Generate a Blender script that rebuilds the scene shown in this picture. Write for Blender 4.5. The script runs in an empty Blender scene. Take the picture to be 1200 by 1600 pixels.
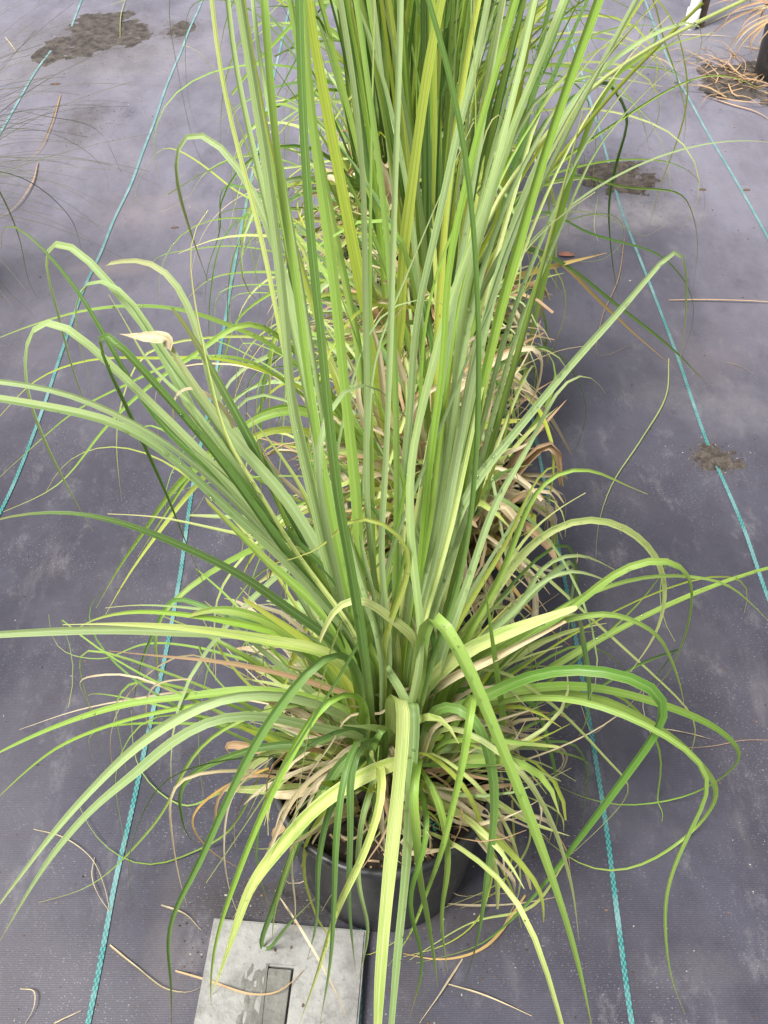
import bpy, bmesh, math, random
import numpy as np
from mathutils import Vector, noise

# ------------------------------------------------------------------ camera, sky, sun, exposure
sc = bpy.context.scene
COL = sc.collection
PITCH = math.radians(48.3)
CH = 1.14                       # camera height
FPX = 1400.0                    # focal length in photo pixels (1600 px tall photo)
cd = bpy.data.cameras.new("camera")
cam = bpy.data.objects.new("camera", cd)
COL.objects.link(cam)
cam.location = (0, 0, CH)
cam.rotation_euler = (math.pi / 2 - PITCH, 0, 0)
cd.sensor_fit = 'VERTICAL'
cd.sensor_height = 36
cd.lens = 36 * FPX / 1600
cd.clip_start = 0.01
cd.clip_end = 200
sc.camera = cam

SUN_EL, SUN_ROT = math.radians(60), math.radians(235)
w = bpy.data.worlds.new("World")
sc.world = w
w.use_nodes = True
nt = w.node_tree
bg = nt.nodes["Background"]
sky = nt.nodes.new("ShaderNodeTexSky")
sky.sky_type = 'NISHITA'
sky.sun_disc = False
sky.sun_elevation = SUN_EL
sky.sun_rotation = SUN_ROT
sky.dust_density = 3.0
hs = nt.nodes.new("ShaderNodeHueSaturation")
hs.inputs['Saturation'].default_value = 0.2
nt.links.new(sky.outputs[0], hs.inputs['Color'])
nt.links.new(hs.outputs[0], bg.inputs[0])
bg.inputs[1].default_value = 0.085
sd = bpy.data.lights.new("sun", 'SUN')
sd.energy = 2.9
sd.angle = math.radians(20)
sd.color = (1.0, 0.97, 0.92)
so = bpy.data.objects.new("sun", sd)
COL.objects.link(so)
# direction the light comes from (sky rotation is measured clockwise from +Y)
dv = Vector((math.sin(SUN_ROT) * math.cos(SUN_EL), math.cos(SUN_ROT) * math.cos(SUN_EL), math.sin(SUN_EL)))
so.rotation_euler = dv.to_track_quat('Z', 'Y').to_euler()
so.location = (0, 0, 4)
vs = sc.view_settings
vs.view_transform = 'Standard'
vs.look = 'None'
vs.exposure = 1.02
vs.gamma = 1
vs.use_curve_mapping = False

R = random.Random(11)

# ------------------------------------------------------------------ camera geometry helpers
SP, CP = math.sin(PITCH), math.cos(PITCH)


def ray(px, py):
    u, v = (px - 600) / FPX, (py - 800) / FPX
    return Vector((u, CP - v * SP, -SP - v * CP))


def atY(px, py, Y):
    d = ray(px, py)
    return Vector((0, 0, CH)) + d * (Y / d.y)


def atZ(px, py, z):
    d = ray(px, py)
    return Vector((0, 0, CH)) + d * ((CH - z) / -d.z)


def proj(p):
    r = Vector(p) - Vector((0, 0, CH))
    dep = r.y * CP - r.z * SP
    if dep < 1e-3:
        return None
    return (600 + FPX * r.x / dep, 800 + FPX * (-r.y * SP - r.z * CP) / dep, dep)


def ground_h(x, y):
    """gentle waviness of the laid fabric, zero mean, a few millimetres"""
    a = noise.noise(Vector((x * 1.3, y * 1.1, 3.1))) * 0.008
    b = noise.noise(Vector((x * 4.1 + 7, y * 2.3, 9.7))) * 0.0035
    return a + b


# ------------------------------------------------------------------ object helpers
def link(o, parent=None):
    COL.objects.link(o)
    if parent is not None:
        o.parent = parent
    return o


def tag(o, label=None, cat=None, group=None, kind=None):
    if label: o["label"] = label
    if cat: o["category"] = cat
    if group: o["group"] = group
    if kind or cat: o["kind"] = kind or "thing"
    return o


def mesh_obj(name, verts, faces, mat, parent=None, uvs=None, smooth=True, mats=None, mi=None):
    me = bpy.data.meshes.new(name)
    me.from_pydata([tuple(v) for v in verts], [], faces)
    if smooth:
        me.polygons.foreach_set("use_smooth", [True] * len(me.polygons))
    if uvs is not None:
        uvl = me.uv_layers.new(name="UVMap")
        li = np.empty(len(me.loops), dtype=np.int32)
        me.loops.foreach_get("vertex_index", li)
        arr = np.array(uvs, dtype=np.float32)[li]
        uvl.data.foreach_set("uv", arr.ravel())
    if mats:
        for m in mats: me.materials.append(m)
        me.polygons.foreach_set("material_index", mi)
    elif mat:
        me.materials.append(mat)
    me.update()
    return link(bpy.data.objects.new(name, me), parent)


def empty(name, loc):
    o = bpy.data.objects.new(name, None)
    o.empty_display_size = 0.05
    o.location = loc
    COL.objects.link(o)
    return o


# ------------------------------------------------------------------ material helpers
class NT:
    def __init__(s, name):
        s.m = bpy.data.materials.new(name)
        s.m.use_nodes = True
        s.t = s.m.node_tree
        s.t.nodes.clear()
        s.out = s.t.nodes.new("ShaderNodeOutputMaterial")

    def n(s, kind, **kw):
        nd = s.t.nodes.new(kind)
        for k, v in kw.items():
            if k in nd.inputs:
                sck = nd.inputs[k]
                if isinstance(v, bpy.types.NodeSocket): s.t.links.new(v, sck)
                else: sck.default_value = v
            else:
                setattr(nd, k, v)
        return nd

    def l(s, a, b): s.t.links.new(a, b)

    def math(s, op, a, b=None, c=None, clamp=False):
        nd = s.t.nodes.new("ShaderNodeMath")
        nd.operation = op
        nd.use_clamp = clamp
        for i, v in enumerate((a, b, c)):
            if v is None: continue
            if isinstance(v, bpy.types.NodeSocket): s.t.links.new(v, nd.inputs[i])
            else: nd.inputs[i].default_value = v
        return nd.outputs[0]

    def mix(s, f, a, b, mode='MIX'):
        nd = s.t.nodes.new("ShaderNodeMix")
        nd.data_type = 'RGBA'
        nd.blend_type = mode
        for i, v in ((0, f), (6, a), (7, b)):
            if isinstance(v, bpy.types.NodeSocket): s.t.links.new(v, nd.inputs[i])
            else: nd.inputs[i].default_value = (v if i == 0 else (*v, 1.0) if len(v) == 3 else v)
        return nd.outputs[2]

    def rng(s, v, a, b, c=0.0, d=1.0, smooth=True):
        nd = s.t.nodes.new("ShaderNodeMapRange")
        nd.interpolation_type = 'SMOOTHSTEP' if smooth else 'LINEAR'
        s.t.links.new(v, nd.inputs[0])
        for i, x in enumerate((a, b, c, d)): nd.inputs[i + 1].default_value = x
        return nd.outputs[0]

    def noise(s, vec, scale, detail=3, rough=0.55, w=None):
        nd = s.t.nodes.new("ShaderNodeTexNoise")
        if vec is not None: s.t.links.new(vec, nd.inputs['Vector'])
        nd.inputs['Scale'].default_value = scale
        nd.inputs['Detail'].default_value = detail
        nd.inputs['Roughness'].default_value = rough
        return nd.outputs[0]

    def scale(s, vec, sx, sy, sz, loc=None):
        nd = s.t.nodes.new("ShaderNodeMapping")
        s.t.links.new(vec, nd.inputs[0])
        nd.inputs['Scale'].default_value = (sx, sy, sz)
        if loc is not None:
            s.t.links.new(loc, nd.inputs['Location'])
        return nd.outputs[0]


def leaf_mat(name, top, under, tipc, rib=(0.45, 0.52, 0.25), ribs=0.45, margin=0.5, transl=0.24, rough=0.36, dry=0.5, blotch=0.25, basec=None, hue=(0.476, 0.506), patch=None):
    """Leaf blade: UV.x runs across the blade, UV.y from sheath to tip."""
    k = NT(name)
    uv = k.n("ShaderNodeTexCoord").outputs['UV']
    sep = k.n("ShaderNodeSeparateXYZ", Vector=uv)
    U, V = sep.outputs[0], sep.outputs[1]
    oi = k.n("ShaderNodeObjectInfo").outputs['Random']
    off = k.n("ShaderNodeCombineXYZ", X=k.math('MULTIPLY', oi, 37.0), Y=k.math('MULTIPLY', oi, 91.0)).outputs[0]
    streak = k.noise(k.scale(uv, 9, 1.6, 1, off), 1.0, 3)
    streakf = k.noise(k.scale(uv, 26, 3.0, 1, off), 1.0, 2)
    blot = k.noise(k.scale(uv, 1.2, 7, 1, off), 1.0, 4, 0.6)
    geo = k.n("ShaderNodeNewGeometry")
    c = k.mix(geo.outputs['Backfacing'], top, under)
    # per-leaf hue and value change
    hsv = k.n("ShaderNodeHueSaturation", Color=c)
    k.l(k.rng(oi, 0, 1, hue[0], hue[1], False), hsv.inputs['Hue'])
    k.l(k.rng(k.math('FRACT', k.math('MULTIPLY', oi, 7.31)), 0, 1, 0.68, 1.3, False), hsv.inputs['Value'])
    k.l(k.rng(k.math('FRACT', k.math('MULTIPLY', oi, 3.77)), 0, 1, 0.8, 1.1, False), hsv.inputs['Saturation'])
    c = hsv.outputs[0]
    c = k.mix(k.rng(streak, 0.38, 0.66, 0.0, 0.7), c, (min(.75, top[0] * 1.75), min(.78, top[1] * 1.5), min(.6, top[2] * 1.9)))
    c = k.mix(k.rng(streakf, 0.35, 0.62, 0.28, 0.0), c, tuple(x * 0.65 for x in top))
    vn = k.math('SINE', k.math('ADD', k.math('MULTIPLY', U, 44.0), k.math('MULTIPLY', streak, 5.0)))
    c = k.mix(k.rng(vn, -1.0, 1.0, 0.0, 0.3), c, rib)
    if patch:
        pn = k.noise(k.scale(uv, 2.2, 4.5, 1, off), 1.0, 5, 0.65)
        c = k.mix(k.rng(pn, 0.42, 0.66, 0.0, 0.75), c, patch)
    if basec:
        c = k.mix(k.rng(V, 0.04, 0.34, 0.75, 0.0), c, basec)
    au = k.math('ABSOLUTE', k.math('SUBTRACT', U, 0.5))
    c = k.mix(k.rng(au, 0.02, 0.075, ribs, 0.0), c, rib)
    c = k.mix(k.rng(au, 0.43, 0.49, 0.0, margin), c, rib)
    # drying: from the tip, plus blotches
    dv_ = k.math('ADD', V, k.math('MULTIPLY', k.math('SUBTRACT', blot, 0.5), 0.35))
    c = k.mix(k.math('MULTIPLY', k.rng(dv_, 0.84, 1.02), dry), c, tipc)
    c = k.mix(k.math('MULTIPLY', k.rng(blot, 0.54, 0.8), blotch), c, tipc)
    # tiny dark specks
    sp = k.noise(k.scale(uv, 14, 90, 1, off), 1.0, 1)
    c = k.mix(k.rng(sp, 0.74, 0.8, 0.0, 0.4), c, (0.09, 0.06, 0.03))
    vein = k.math('SINE', k.math('MULTIPLY', U, 62.0))
    bmp = k.n("ShaderNodeBump", Strength=0.35, Distance=0.0006, Height=k.math('ADD', k.math('MULTIPLY', vein, 0.5), k.math('MULTIPLY', streakf, 1.2)))
    pr = k.n("ShaderNodeBsdfPrincipled", Roughness=rough, Normal=bmp.outputs[0])
    pr.inputs['Specular IOR Level'].default_value = 0.42
    k.l(c, pr.inputs['Base Color'])
    tr = k.n("ShaderNodeBsdfTranslucent", Color=k.mix(1.0, c, (1.0, 1.0, 0.45), 'MULTIPLY'))
    mx = k.n("ShaderNodeMixShader", Fac=transl)
    k.l(pr.outputs[0], mx.inputs[1])
    k.l(tr.outputs[0], mx.inputs[2])
    k.l(mx.outputs[0], k.out.inputs[0])
    return k.m


SHEATH = (0.42, 0.47, 0.2)
LM = {
    'g': leaf_mat("leaf_deep_green", (0.08, 0.2, 0.025), (0.085, 0.21, 0.018), (0.38, 0.28, 0.13), basec=SHEATH, rib=(0.3, 0.42, 0.16)),
    'f': leaf_mat("leaf_fresh_green", (0.18, 0.36, 0.035), (0.17, 0.345, 0.025), (0.46, 0.36, 0.15), basec=SHEATH, rib=(0.42, 0.54, 0.18), transl=0.25, patch=(0.32, 0.44, 0.09)),
    'b': leaf_mat("leaf_glaucous_green", (0.26, 0.42, 0.135), (0.18, 0.36, 0.04), (0.48, 0.39, 0.19), basec=SHEATH, rib=(0.52, 0.6, 0.36), rough=0.45, patch=(0.36, 0.45, 0.17)),
    'l': leaf_mat("leaf_lime", (0.40, 0.54, 0.06), (0.36, 0.5, 0.045), (0.58, 0.46, 0.15), basec=(0.55, 0.55, 0.2), rib=(0.58, 0.66, 0.2), transl=0.38),
    'y': leaf_mat("leaf_pale_yellow_green", (0.54, 0.65, 0.17), (0.5, 0.6, 0.14), (0.62, 0.5, 0.27), rib=(0.74, 0.77, 0.42), blotch=0.35, transl=0.3, patch=(0.3, 0.46, 0.09), hue=(0.485, 0.51)),
    'o': leaf_mat("leaf_amber", (0.66, 0.42, 0.11), (0.6, 0.37, 0.1), (0.5, 0.27, 0.1), rib=(0.7, 0.52, 0.2), blotch=0.5),
    's': leaf_mat("leaf_straw", (0.66, 0.51, 0.3), (0.6, 0.44, 0.24), (0.48, 0.31, 0.16), rib=(0.78, 0.67, 0.46), blotch=0.6, rough=0.6, margin=0.3, transl=0.2, hue=(0.497, 0.52), patch=(0.4, 0.29, 0.15)),
    't': leaf_mat("leaf_tan_brown", (0.42, 0.27, 0.135), (0.36, 0.22, 0.105), (0.28, 0.16, 0.08), rib=(0.6, 0.44, 0.29), blotch=0.6, rough=0.65, margin=0.3, transl=0.15, hue=(0.5, 0.522)),
}
WIRY = leaf_mat("leaf_wiry_olive", (0.07, 0.085, 0.035), (0.06, 0.075, 0.03), (0.2, 0.13, 0.08), ribs=0.0, margin=0.0, transl=0.1)


# ------------------------------------------------------------------ blade building
def catmull(P, n):
    """resample control points to n points evenly spaced along the arc"""
    P = [np.array(p, dtype=float) for p in P]
    if len(P) == 2:
        P = [P[0], (P[0] + P[1]) / 2, P[1]]
    Q = [2 * P[0] - P[1]] + P + [2 * P[-1] - P[-2]]
    out = []
    for i in range(1, len(Q) - 2):
        p0, p1, p2, p3 = Q[i - 1:i + 3]
        d0 = max(np.linalg.norm(p1 - p0), 1e-6) ** .5
        d1 = max(np.linalg.norm(p2 - p1), 1e-6) ** .5
        d2 = max(np.linalg.norm(p3 - p2), 1e-6) ** .5
        m1 = d1 * ((p1 - p0) / d0 - (p2 - p0) / (d0 + d1) + (p2 - p1) / d1)
        m2 = d1 * ((p2 - p1) / d1 - (p3 - p1) / (d1 + d2) + (p3 - p2) / d2)
        for t in np.linspace(0, 1, 10, endpoint=False):
            a = 2 * t**3 - 3 * t**2 + 1
            b = t**3 - 2 * t**2 + t
            c = -2 * t**3 + 3 * t**2
            d = t**3 - t**2
            out.append(a * p1 + b * m1 + c * p2 + d * m2)
    out.append(P[-1])
    A = np.array(out)
    L = np.concatenate([[0], np.cumsum(np.linalg.norm(np.diff(A, axis=0), axis=1))])
    s = np.linspace(0, L[-1], n)
    return np.stack([np.interp(s, L, A[:, i]) for i in range(3)], axis=1), L[-1]


def blade_geo(C, width, rnd, tip='taper', fold=None, twist=None, roll=None, ref=(0, -0.62, 0.78), across=5, droopfix=None):
    """vertices, faces and uvs of one strap leaf along the sampled centre line C"""
    n = len(C)
    T = np.gradient(C, axis=0)
    T /= np.linalg.norm(T, axis=1)[:, None] + 1e-9
    ref = np.array(ref, dtype=float)
    ref /= np.linalg.norm(ref)
    if fold is None: fold = rnd.uniform(0.1, 0.48)
    if twist is None: twist = rnd.gauss(0, 0.55)
    if roll is None: roll = rnd.gauss(0, 0.4)
    ph = rnd.uniform(0, 6.28)
    if tip == 'slow' and C[-1][2] > 0.6 and rnd.random() < .38: roll += math.pi
    V, UV, F = [], [], []
    prev = None
    us = np.linspace(0, 1, across)
    for i in range(n):
        v = i / (n - 1)
        s = np.cross(T[i], ref)
        if np.linalg.norm(s) < 0.25 and prev is not None:
            s = s * 0.5 + prev * 0.6
        s = s - T[i] * np.dot(s, T[i])
        ln = np.linalg.norm(s)
        s = s / ln if ln > 1e-6 else np.array((1.0, 0, 0))
        if prev is not None:
            if np.dot(s, prev) < 0: s = -s
            s = s * 0.45 + prev * 0.55
            s -= T[i] * np.dot(s, T[i])
            s /= np.linalg.norm(s) + 1e-9
        prev = s
        nn = np.cross(s, T[i])
        if nn[2] * ref[2] + nn[1] * ref[1] < 0: nn = -nn
        a = roll + twist * (v - 0.3) + 0.18 * math.sin(v * 9 + ph)
        sd_ = s * math.cos(a) + nn * math.sin(a)
        nr = nn * math.cos(a) - s * math.sin(a)
        if tip == 'taper': ww = (0.72 + 0.28 * min(v / 0.25, 1)) * (1 - max(0, (v - 0.3) / 0.7) ** 1.5) ** 0.9
        elif tip == 'slow': ww = (0.6 + 0.4 * min(v / 0.42, 1)) * (1 - 0.45 * max(0, (v - 0.3) / 0.7))
        elif tip == 'cut': ww = (0.75 + 0.25 * min(v / 0.3, 1)) * (1 - 0.12 * v) * (1 - 0.62 * max(0, (v - 0.72) / 0.28) ** 1.4)
        else: ww = 1 - 0.92 * v ** 1.2
        hw = max(width * 0.5 * ww, 0.00035)
        hw *= 1 + 0.05 * math.sin(v * 31 + ph)
        for u in us:
            e = abs(u - 0.5) * 2
            h = fold * hw * 1.6 * e ** 1.25
            jag = 0
            if tip == 'cut' and i == n - 1: jag = rnd.uniform(-0.5, 0.9) * width * 0.2 + (u - 0.5) * width * 0.6 * math.sin(ph)
            p = C[i] + sd_ * (u - 0.5) * 2 * hw * math.cos(fold * 0.7) + nr * h + T[i] * jag
            V.append(p)
            UV.append((u, v * (0.78 if tip == 'slow' else 1.0)))
    for i in range(n - 1):
        for j in range(across - 1):
            a = i * across + j
            F.append((a, a + 1, a + across + 1, a + across))
    return V, F, UV


class Plant:
    def __init__(s, x, y, soil=0.2, pot_r=0.125, pot_h=0.24):
        s.x, s.y, s.soil, s.r, s.h = x, y, soil, pot_r, pot_h
        s.blades = []           # (kind, mat, V, F, UV, size)

    def fix(s, C):
        """keep a centre line out of the ground and out of the pot wall"""
        C = C.copy()
        for i in range(len(C)):
            dx, dy = C[i, 0] - s.x, C[i, 1] - s.y
            r = math.hypot(dx, dy)
            if 0.02 < C[i, 2] < s.h + 0.006:
                if s.r - 0.03 < r < s.r + 0.006 and C[i, 2] > s.soil:
                    C[i, 2] = s.h + 0.006
                elif r >= s.r - 0.03 and r < s.r + 0.008:
                    f = (s.r + 0.008) / max(r, 1e-4)
                    C[i, 0], C[i, 1] = s.x + dx * f, s.y + dy * f
            gz = ground_h(C[i, 0], C[i, 1]) + 0.004
            if C[i, 2] < gz: C[i, 2] = gz
        if len(C) > 6:
            for _ in range(2):
                D = C.copy()
                D[1:-1] = (C[:-2] + 2 * C[1:-1] + C[2:]) / 4
                C = D
        return C

    def add(s, C, width, mat, rnd, name='leaf_blade', **kw):
        L = float(np.sum(np.linalg.norm(np.diff(C, axis=0), axis=1)))
        V, F, UV = blade_geo(C, width, rnd, **kw)
        s.blades.append((name, mat, V, F, UV, L * width))

    def hero(s, pts, width, mat, end, Y0=None, rnd=R, n=None, root=True, pw=1.0, name='leaf_blade', **kw):
        """a leaf traced through given sight lines; its depth runs from Y0 to the end: ('Y',y) or ('z',height)"""
        if kw.get('tip') == 'slow' and s.y < 0.6 and 560 < pts[0][0] < 700 and Y0 is None:
            jx, jy = rnd.uniform(-22, 22), rnd.uniform(-25, 40)
            pts = [(p[0] + jx * f, p[1] + jy * f) for p, f in zip(pts, [1, .8, .5, .25] + [0] * len(pts))]
            Y0 = s.y + rnd.uniform(-0.045, 0.05)
        Y0 = s.y + rnd.uniform(-0.02, 0.02) if Y0 is None else Y0
        if end is None: Y1 = Y0
        elif end[0] == 'z': Y1 = atZ(pts[-1][0], pts[-1][1], end[1]).y
        else: Y1 = end[1]
        q = [np.array(p, dtype=float) for p in pts]
        cl = [0.0]
        for a, b in zip(q, q[1:]): cl.append(cl[-1] + float(np.linalg.norm(b - a)))
        P = []
        for (px, py), c in zip(pts, cl):
            t = (c / cl[-1]) ** pw
            p = atY(px, py, Y0 + (Y1 - Y0) * t)
            if p.z < 0.006: p = atZ(px, py, 0.006)
            P.append(np.array(p))
        if root:
            r0 = P[0]
            if r0[2] > s.soil + 0.05:
                b = np.array((s.x + (r0[0] - s.x) * 0.35, s.y + (r0[1] - s.y) * 0.35, s.soil - 0.01))
                m = r0 * 0.55 + b * 0.45
                m[2] = r0[2] * 0.5 + b[2] * 0.5
                # let it leave the crown in the leaf's own starting direction
                P = [b, m] + P
        n = n or max(12, min(46, 6 + 4 * len(P)))
        C, L = catmull(P, n)
        C = s.fix(C)
        s.add(C, width, mat, rnd, name=name, **kw)

    def grow(s, rnd, az, tilt, length, droop, power, width, mat, r0=None, name='leaf_blade', n=16, curl=0.0, az2=0.0, z0=None, vis=None, kink=None, **kw):
        rr = r0 if r0 is not None else abs(rnd.gauss(0, 0.045))
        p = np.array((s.x + rr * math.sin(az) , s.y + rr * math.cos(az), (s.soil - 0.01) if z0 is None else z0))
        C = [p.copy()]
        ds = length / (n - 1)
        wob = rnd.uniform(0, 6.28)
        for i in range(1, n):
            v = i / (n - 1)
            th = min(tilt + droop * v ** power, math.radians(178)) + curl * max(0, v - 0.7) * 6
            if kink and v > kink[0]: th = min(th + kink[1], math.radians(172))
            a = az + az2 * v * v + 0.06 * math.sin(4 * v + wob)
            p = p + ds * np.array((math.sin(th) * math.sin(a), math.sin(th) * math.cos(a), math.cos(th)))
            C.append(p.copy())
        C = s.fix(np.array(C))
        if vis and not vis(C): return False
        s.add(C, width, mat, rnd, name=name, **kw)
        return True


def pot_mesh(parent, x, y, r, h, rb=None, name='pot'):
    rb = rb or r * 0.86
    prof = [(0.0, 0.004), (rb - 0.006, 0.0), (rb, 0.006), (rb + 0.001, 0.02), (r - 0.006, h - 0.028), (r - 0.0055, h - 0.027), (r - 0.0045, h - 0.004)]
    nseg = 72
    V, F = [], []
    for (a, z) in prof:
        for k in range(nseg):
            t = 2 * math.pi * k / nseg
            f = 1.0
            if 0.02 < z < h - 0.03: f = 1.0
            rad = a * (1 + (0.006 if (k % 9 in (0,)) and 0.01 < z < h - 0.03 else 0))
            V.append((x + rad * math.cos(t), y + rad * math.sin(t), z))
    inner = [(r - 0.0075, h - 0.004), (r - 0.009, h - 0.03), (rb - 0.004, 0.1), (0, 0.098)]
    for (a, z) in inner:
        for k in range(nseg):
            t = 2 * math.pi * k / nseg
            V.append((x + a * math.cos(t), y + a * math.sin(t), z))
    rings = len(prof) + len(inner)
    for i in range(rings - 1):
        for k in range(nseg):
            k2 = (k + 1) % nseg
            F.append((i * nseg + k, i * nseg + k2, (i + 1) * nseg + k2, (i + 1) * nseg + k))
    px_, py_, _ = parent.location
    V = [(a - px_, b - py_, c) for a, b, c in V]
    o = mesh_obj(name, V, F, POTM, parent)
    # rolled lip
    V, F = [], []
    lp = [(r - 0.006, h - 0.016), (r - 0.001, h - 0.0155), (r, h - 0.012), (r + 0.0005, h - 0.003), (r - 0.001, h), (r - 0.006, h + 0.0005), (r - 0.0078, h - 0.002), (r - 0.0078, h - 0.014)]
    for (a, z) in lp:
        for k in range(nseg):
            t = 2 * math.pi * k / nseg
            V.append((x + a * math.cos(t) - px_, y + a * math.sin(t) - py_, z))
    for i in range(len(lp)):
        i2 = (i + 1) % len(lp)
        for k in range(nseg):
            k2 = (k + 1) % nseg
            F.append((i * nseg + k, i * nseg + k2, i2 * nseg + k2, i2 * nseg + k))
    mesh_obj('rim', V, F, POTM, o)
    return o


def soil_mesh(parent, x, y, r, z, seed):
    px_, py_, _ = parent.location
    V, F = [], []
    N, M = 26, 60
    for i in range(N + 1):
        for k in range(M):
            rad = r * i / N
            t = 2 * math.pi * k / M
            a, b = rad * math.cos(t), rad * math.sin(t)
            h = noise.noise(Vector((a * 45 + seed, b * 45, 0))) * 0.006 + noise.noise(Vector((a * 120, b * 120 + seed, 5))) * 0.004
            h += 0.012 * (1 - (rad / r) ** 2)
            V.append((x + a - px_, y + b - py_, z + h))
    for i in range(N):
        for k in range(M):
            k2 = (k + 1) % M
            F.append((i * M + k, i * M + k2, (i + 1) * M + k2, (i + 1) * M + k))
    return mesh_obj('soil', V, F, SOILM, parent)


def finish_plant(pl, root, cap_green=300, cap_dry=300):
    """the largest leaves become parts; what is left over is one joined part per kind"""
    ox, oy, _ = root.location
    by = {}
    for b in pl.blades: by.setdefault(b[0], []).append(b)
    for name, bl in by.items():
        bl.sort(key=lambda b: -b[5])
        cap = cap_dry if name == 'dry_leaf' else cap_green
        for b in bl[:cap]:
            V = [(p[0] - ox, p[1] - oy, p[2]) for p in b[2]]
            mesh_obj(name, V, b[3], b[1], root, b[4])
        rest = bl[cap:]
        if rest:
            V, F, UV, mats, mi = [], [], [], [], []
            for b in rest:
                base = len(V)
                if b[1] not in mats: mats.append(b[1])
                V += [(p[0] - ox, p[1] - oy, p[2]) for p in b[2]]
                UV += b[4]
                F += [tuple(i + base for i in f) for f in b[3]]
                mi += [mats.index(b[1])] * len(b[3])
            o = mesh_obj('leaf_thatch' if name == 'dry_leaf' else 'leaf_tuft', V, F, None, root, UV, mats=mats, mi=mi)
            o["kind"] = "stuff"


# ------------------------------------------------------------------ plain materials
def mat_pot():
    k = NT("black_pot_plastic")
    tc = k.n("ShaderNodeTexCoord").outputs['Object']
    n1 = k.noise(tc, 14, 4)
    n2 = k.noise(k.scale(tc, 60, 60, 18), 1, 3)
    c = k.mix(k.rng(n1, 0.42, 0.72, 0, 0.55), (0.022, 0.023, 0.026), (0.075, 0.075, 0.078))
    c = k.mix(k.rng(n2, 0.56, 0.75, 0, 0.5), c, (0.13, 0.11, 0.09))
    n3 = k.noise(k.scale(tc, 9, 9, 60), 1, 4)
    c = k.mix(k.rng(n3, 0.55, 0.8, 0, 0.5), c, (0.11, 0.105, 0.1))
    b = k.n("ShaderNodeBump", Strength=0.25, Distance=0.001, Height=n2)
    p = k.n("ShaderNodeBsdfPrincipled", Normal=b.outputs[0], Roughness=k.rng(n1, 0.3, 0.7, 0.38, 0.6))
    k.l(c, p.inputs['Base Color'])
    k.l(p.outputs[0], k.out.inputs[0])
    return k.m


def mat_soil(name, a=(0.008, 0.006, 0.0045), b_=(0.04, 0.028, 0.019), sc_=1.0):
    k = NT(name)
    tc = k.n("ShaderNodeTexCoord").outputs['Object']
    n1 = k.noise(tc, 90 * sc_, 5, 0.7)
    n2 = k.noise(tc, 420 * sc_, 3, 0.7)
    n3 = k.noise(k.scale(tc, 300, 90, 90), 1.0 * sc_, 2)
    c = k.mix(k.rng(n1, 0.35, 0.65), a, b_)
    c = k.mix(k.rng(n2, 0.62, 0.74, 0, 0.7), c, tuple(min(1, x * 3.2) for x in b_))
    c = k.mix(k.rng(n3, 0.68, 0.76, 0, 0.5), c, (0.25, 0.18, 0.11))
    h = k.math('ADD', n1, k.math('MULTIPLY', n2, 0.5))
    b = k.n("ShaderNodeBump", Strength=0.9, Distance=0.003, Height=h)
    p = k.n("ShaderNodeBsdfPrincipled", Roughness=0.92, Normal=b.outputs[0])
    k.l(c, p.inputs['Base Color'])
    k.l(p.outputs[0], k.out.inputs[0])
    return k.m


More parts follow.
